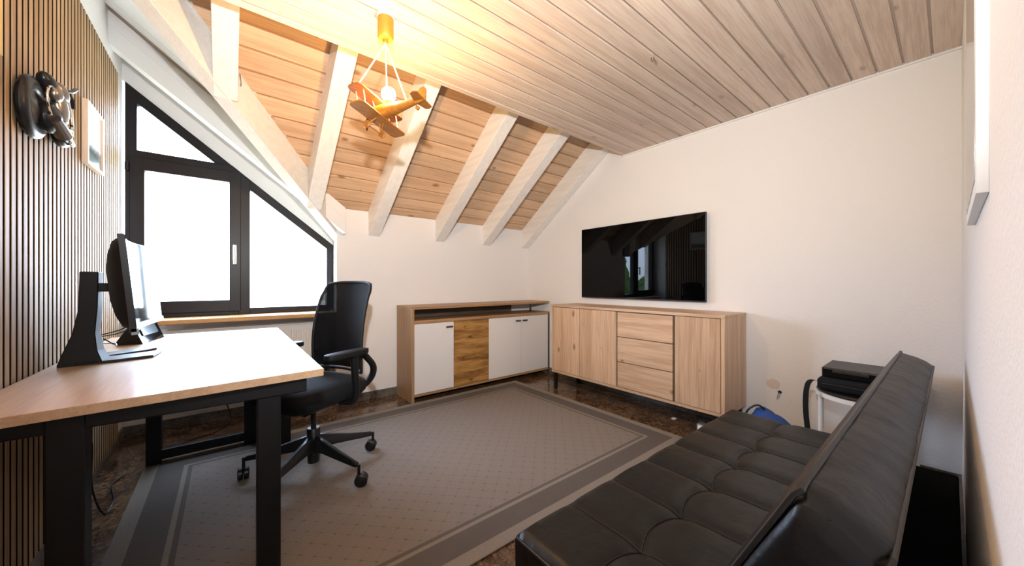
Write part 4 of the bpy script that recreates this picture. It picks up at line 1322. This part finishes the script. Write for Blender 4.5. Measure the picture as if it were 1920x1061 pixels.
obj('seat', b, M['dark_metal'], mo, True)
b = bmesh.new(); ellipsoid(b, mp_(2.050, 0.690, 0.050), (0.018, 0.030, 0.030), (-0.4, 0, 0))
obj('gauge', b, M['pewter'], mo, True)
b = bmesh.new(); torus(b, mp_(2.020, 0.650, 0.050), (1, 0, 0), 0.052, 0.0042, 32, 8)
obj('chrome_ring', b, M['chrome'], mo, True)
b = bmesh.new(); ellipsoid(b, mp_(2.055, 0.600, 0.034), (0.030, 0.060, 0.055), (0.2, 0, 0))
obj('engine', b, M['dark_metal'], mo, True)
b = bmesh.new()
tube(b, curve_pts([mp_(2.07, 0.600, 0.062), mp_(2.13, 0.575, 0.064), mp_(2.19, 0.555, 0.055), mp_(2.25, 0.560, 0.046), mp_(2.275, 0.605, 0.040), mp_(2.270, 0.680, 0.038), mp_(2.215, 0.745, 0.036)], 6), 0.006, 8)
tube(b, curve_pts([mp_(2.08, 0.580, 0.062), mp_(2.14, 0.592, 0.066), mp_(2.165, 0.640, 0.060), mp_(2.150, 0.700, 0.055)], 6), 0.006, 8)
obj('fork', b, M['chrome'], mo, True)
b = bmesh.new(); tube(b, [mp_(2.02, 0.590, 0.050), mp_(2.10, 0.555, 0.056)], [0.020, 0.023], 14)
obj('exhaust', b, M['gunmetal'], mo, True)
b = bmesh.new()
tube(b, curve_pts([mp_(2.16, 0.745, 0.05), mp_(2.20, 0.762, 0.055), mp_(2.235, 0.780, 0.052), mp_(2.275, 0.800, 0.048)], 5), 0.007, 8)
tube(b, curve_pts([mp_(2.18, 0.745, 0.05), mp_(2.205, 0.725, 0.055), mp_(2.225, 0.705, 0.052)], 5), 0.007, 8)
obj('handlebar', b, M['dark_metal'], mo, True)

# ------------------------------------------------------------------ garden seen only as a reflection
struct('ground', B(-40, -4.2, 7.5, 28, -5.6, -5.5), M['lawn'], 'lawn outside below the window')
for x, y_, hgt, r, m, lab in ((-13.2, 13.1, 8.3, 1.7, 'foliage', 'tall dark green tree outside standing above its neighbours'), (-16.6, 15.0, 6.8, 2.0, 'foliage_light', 'light green tree outside beside the tall dark one'),
                              (-12.6, 17.4, 6.6, 2.0, 'foliage_light', 'light green tree outside behind the tall dark one'), (-20.8, 15.4, 6.9, 2.2, 'foliage', 'dark green tree outside left of the light green ones'), (-26.0, 18.5, 7.2, 2.7, 'foliage', 'dark green tree outside farthest from the window')):
    t = thing('tree', lab, 'tree', (x, y_, -5.5), 'trees outside the window')
    b = bmesh.new(); tube(b, [(x, y_, -5.5), (x + 0.1, y_, -5.5 + hgt * 0.7)], [0.22, 0.10], 8)
    obj('trunk', b, M['bark'], t, True)
    b = bmesh.new()
    for k in range(7):
        a = k * 2.4
        rk = r * (0.72 - 0.06 * k)
        c = Vector((x + math.cos(a) * r * 0.4 * (k % 3) / 2, y_ + math.sin(a) * r * 0.4 * (k % 3) / 2, -5.5 + (hgt - rk) * (0.46 + 0.09 * k)))
        bmesh.ops.create_icosphere(b, subdivisions=4, radius=rk, matrix=Matrix.Translation(c))
    for v in b.verts:
        v.co += Vector((noise.noise(v.co * 2.5), noise.noise(v.co * 2.5 + Vector((9, 0, 0))), noise.noise(v.co * 2.5 + Vector((0, 9, 0))))) * 0.30
    obj('crown', b, M[m], t, True)
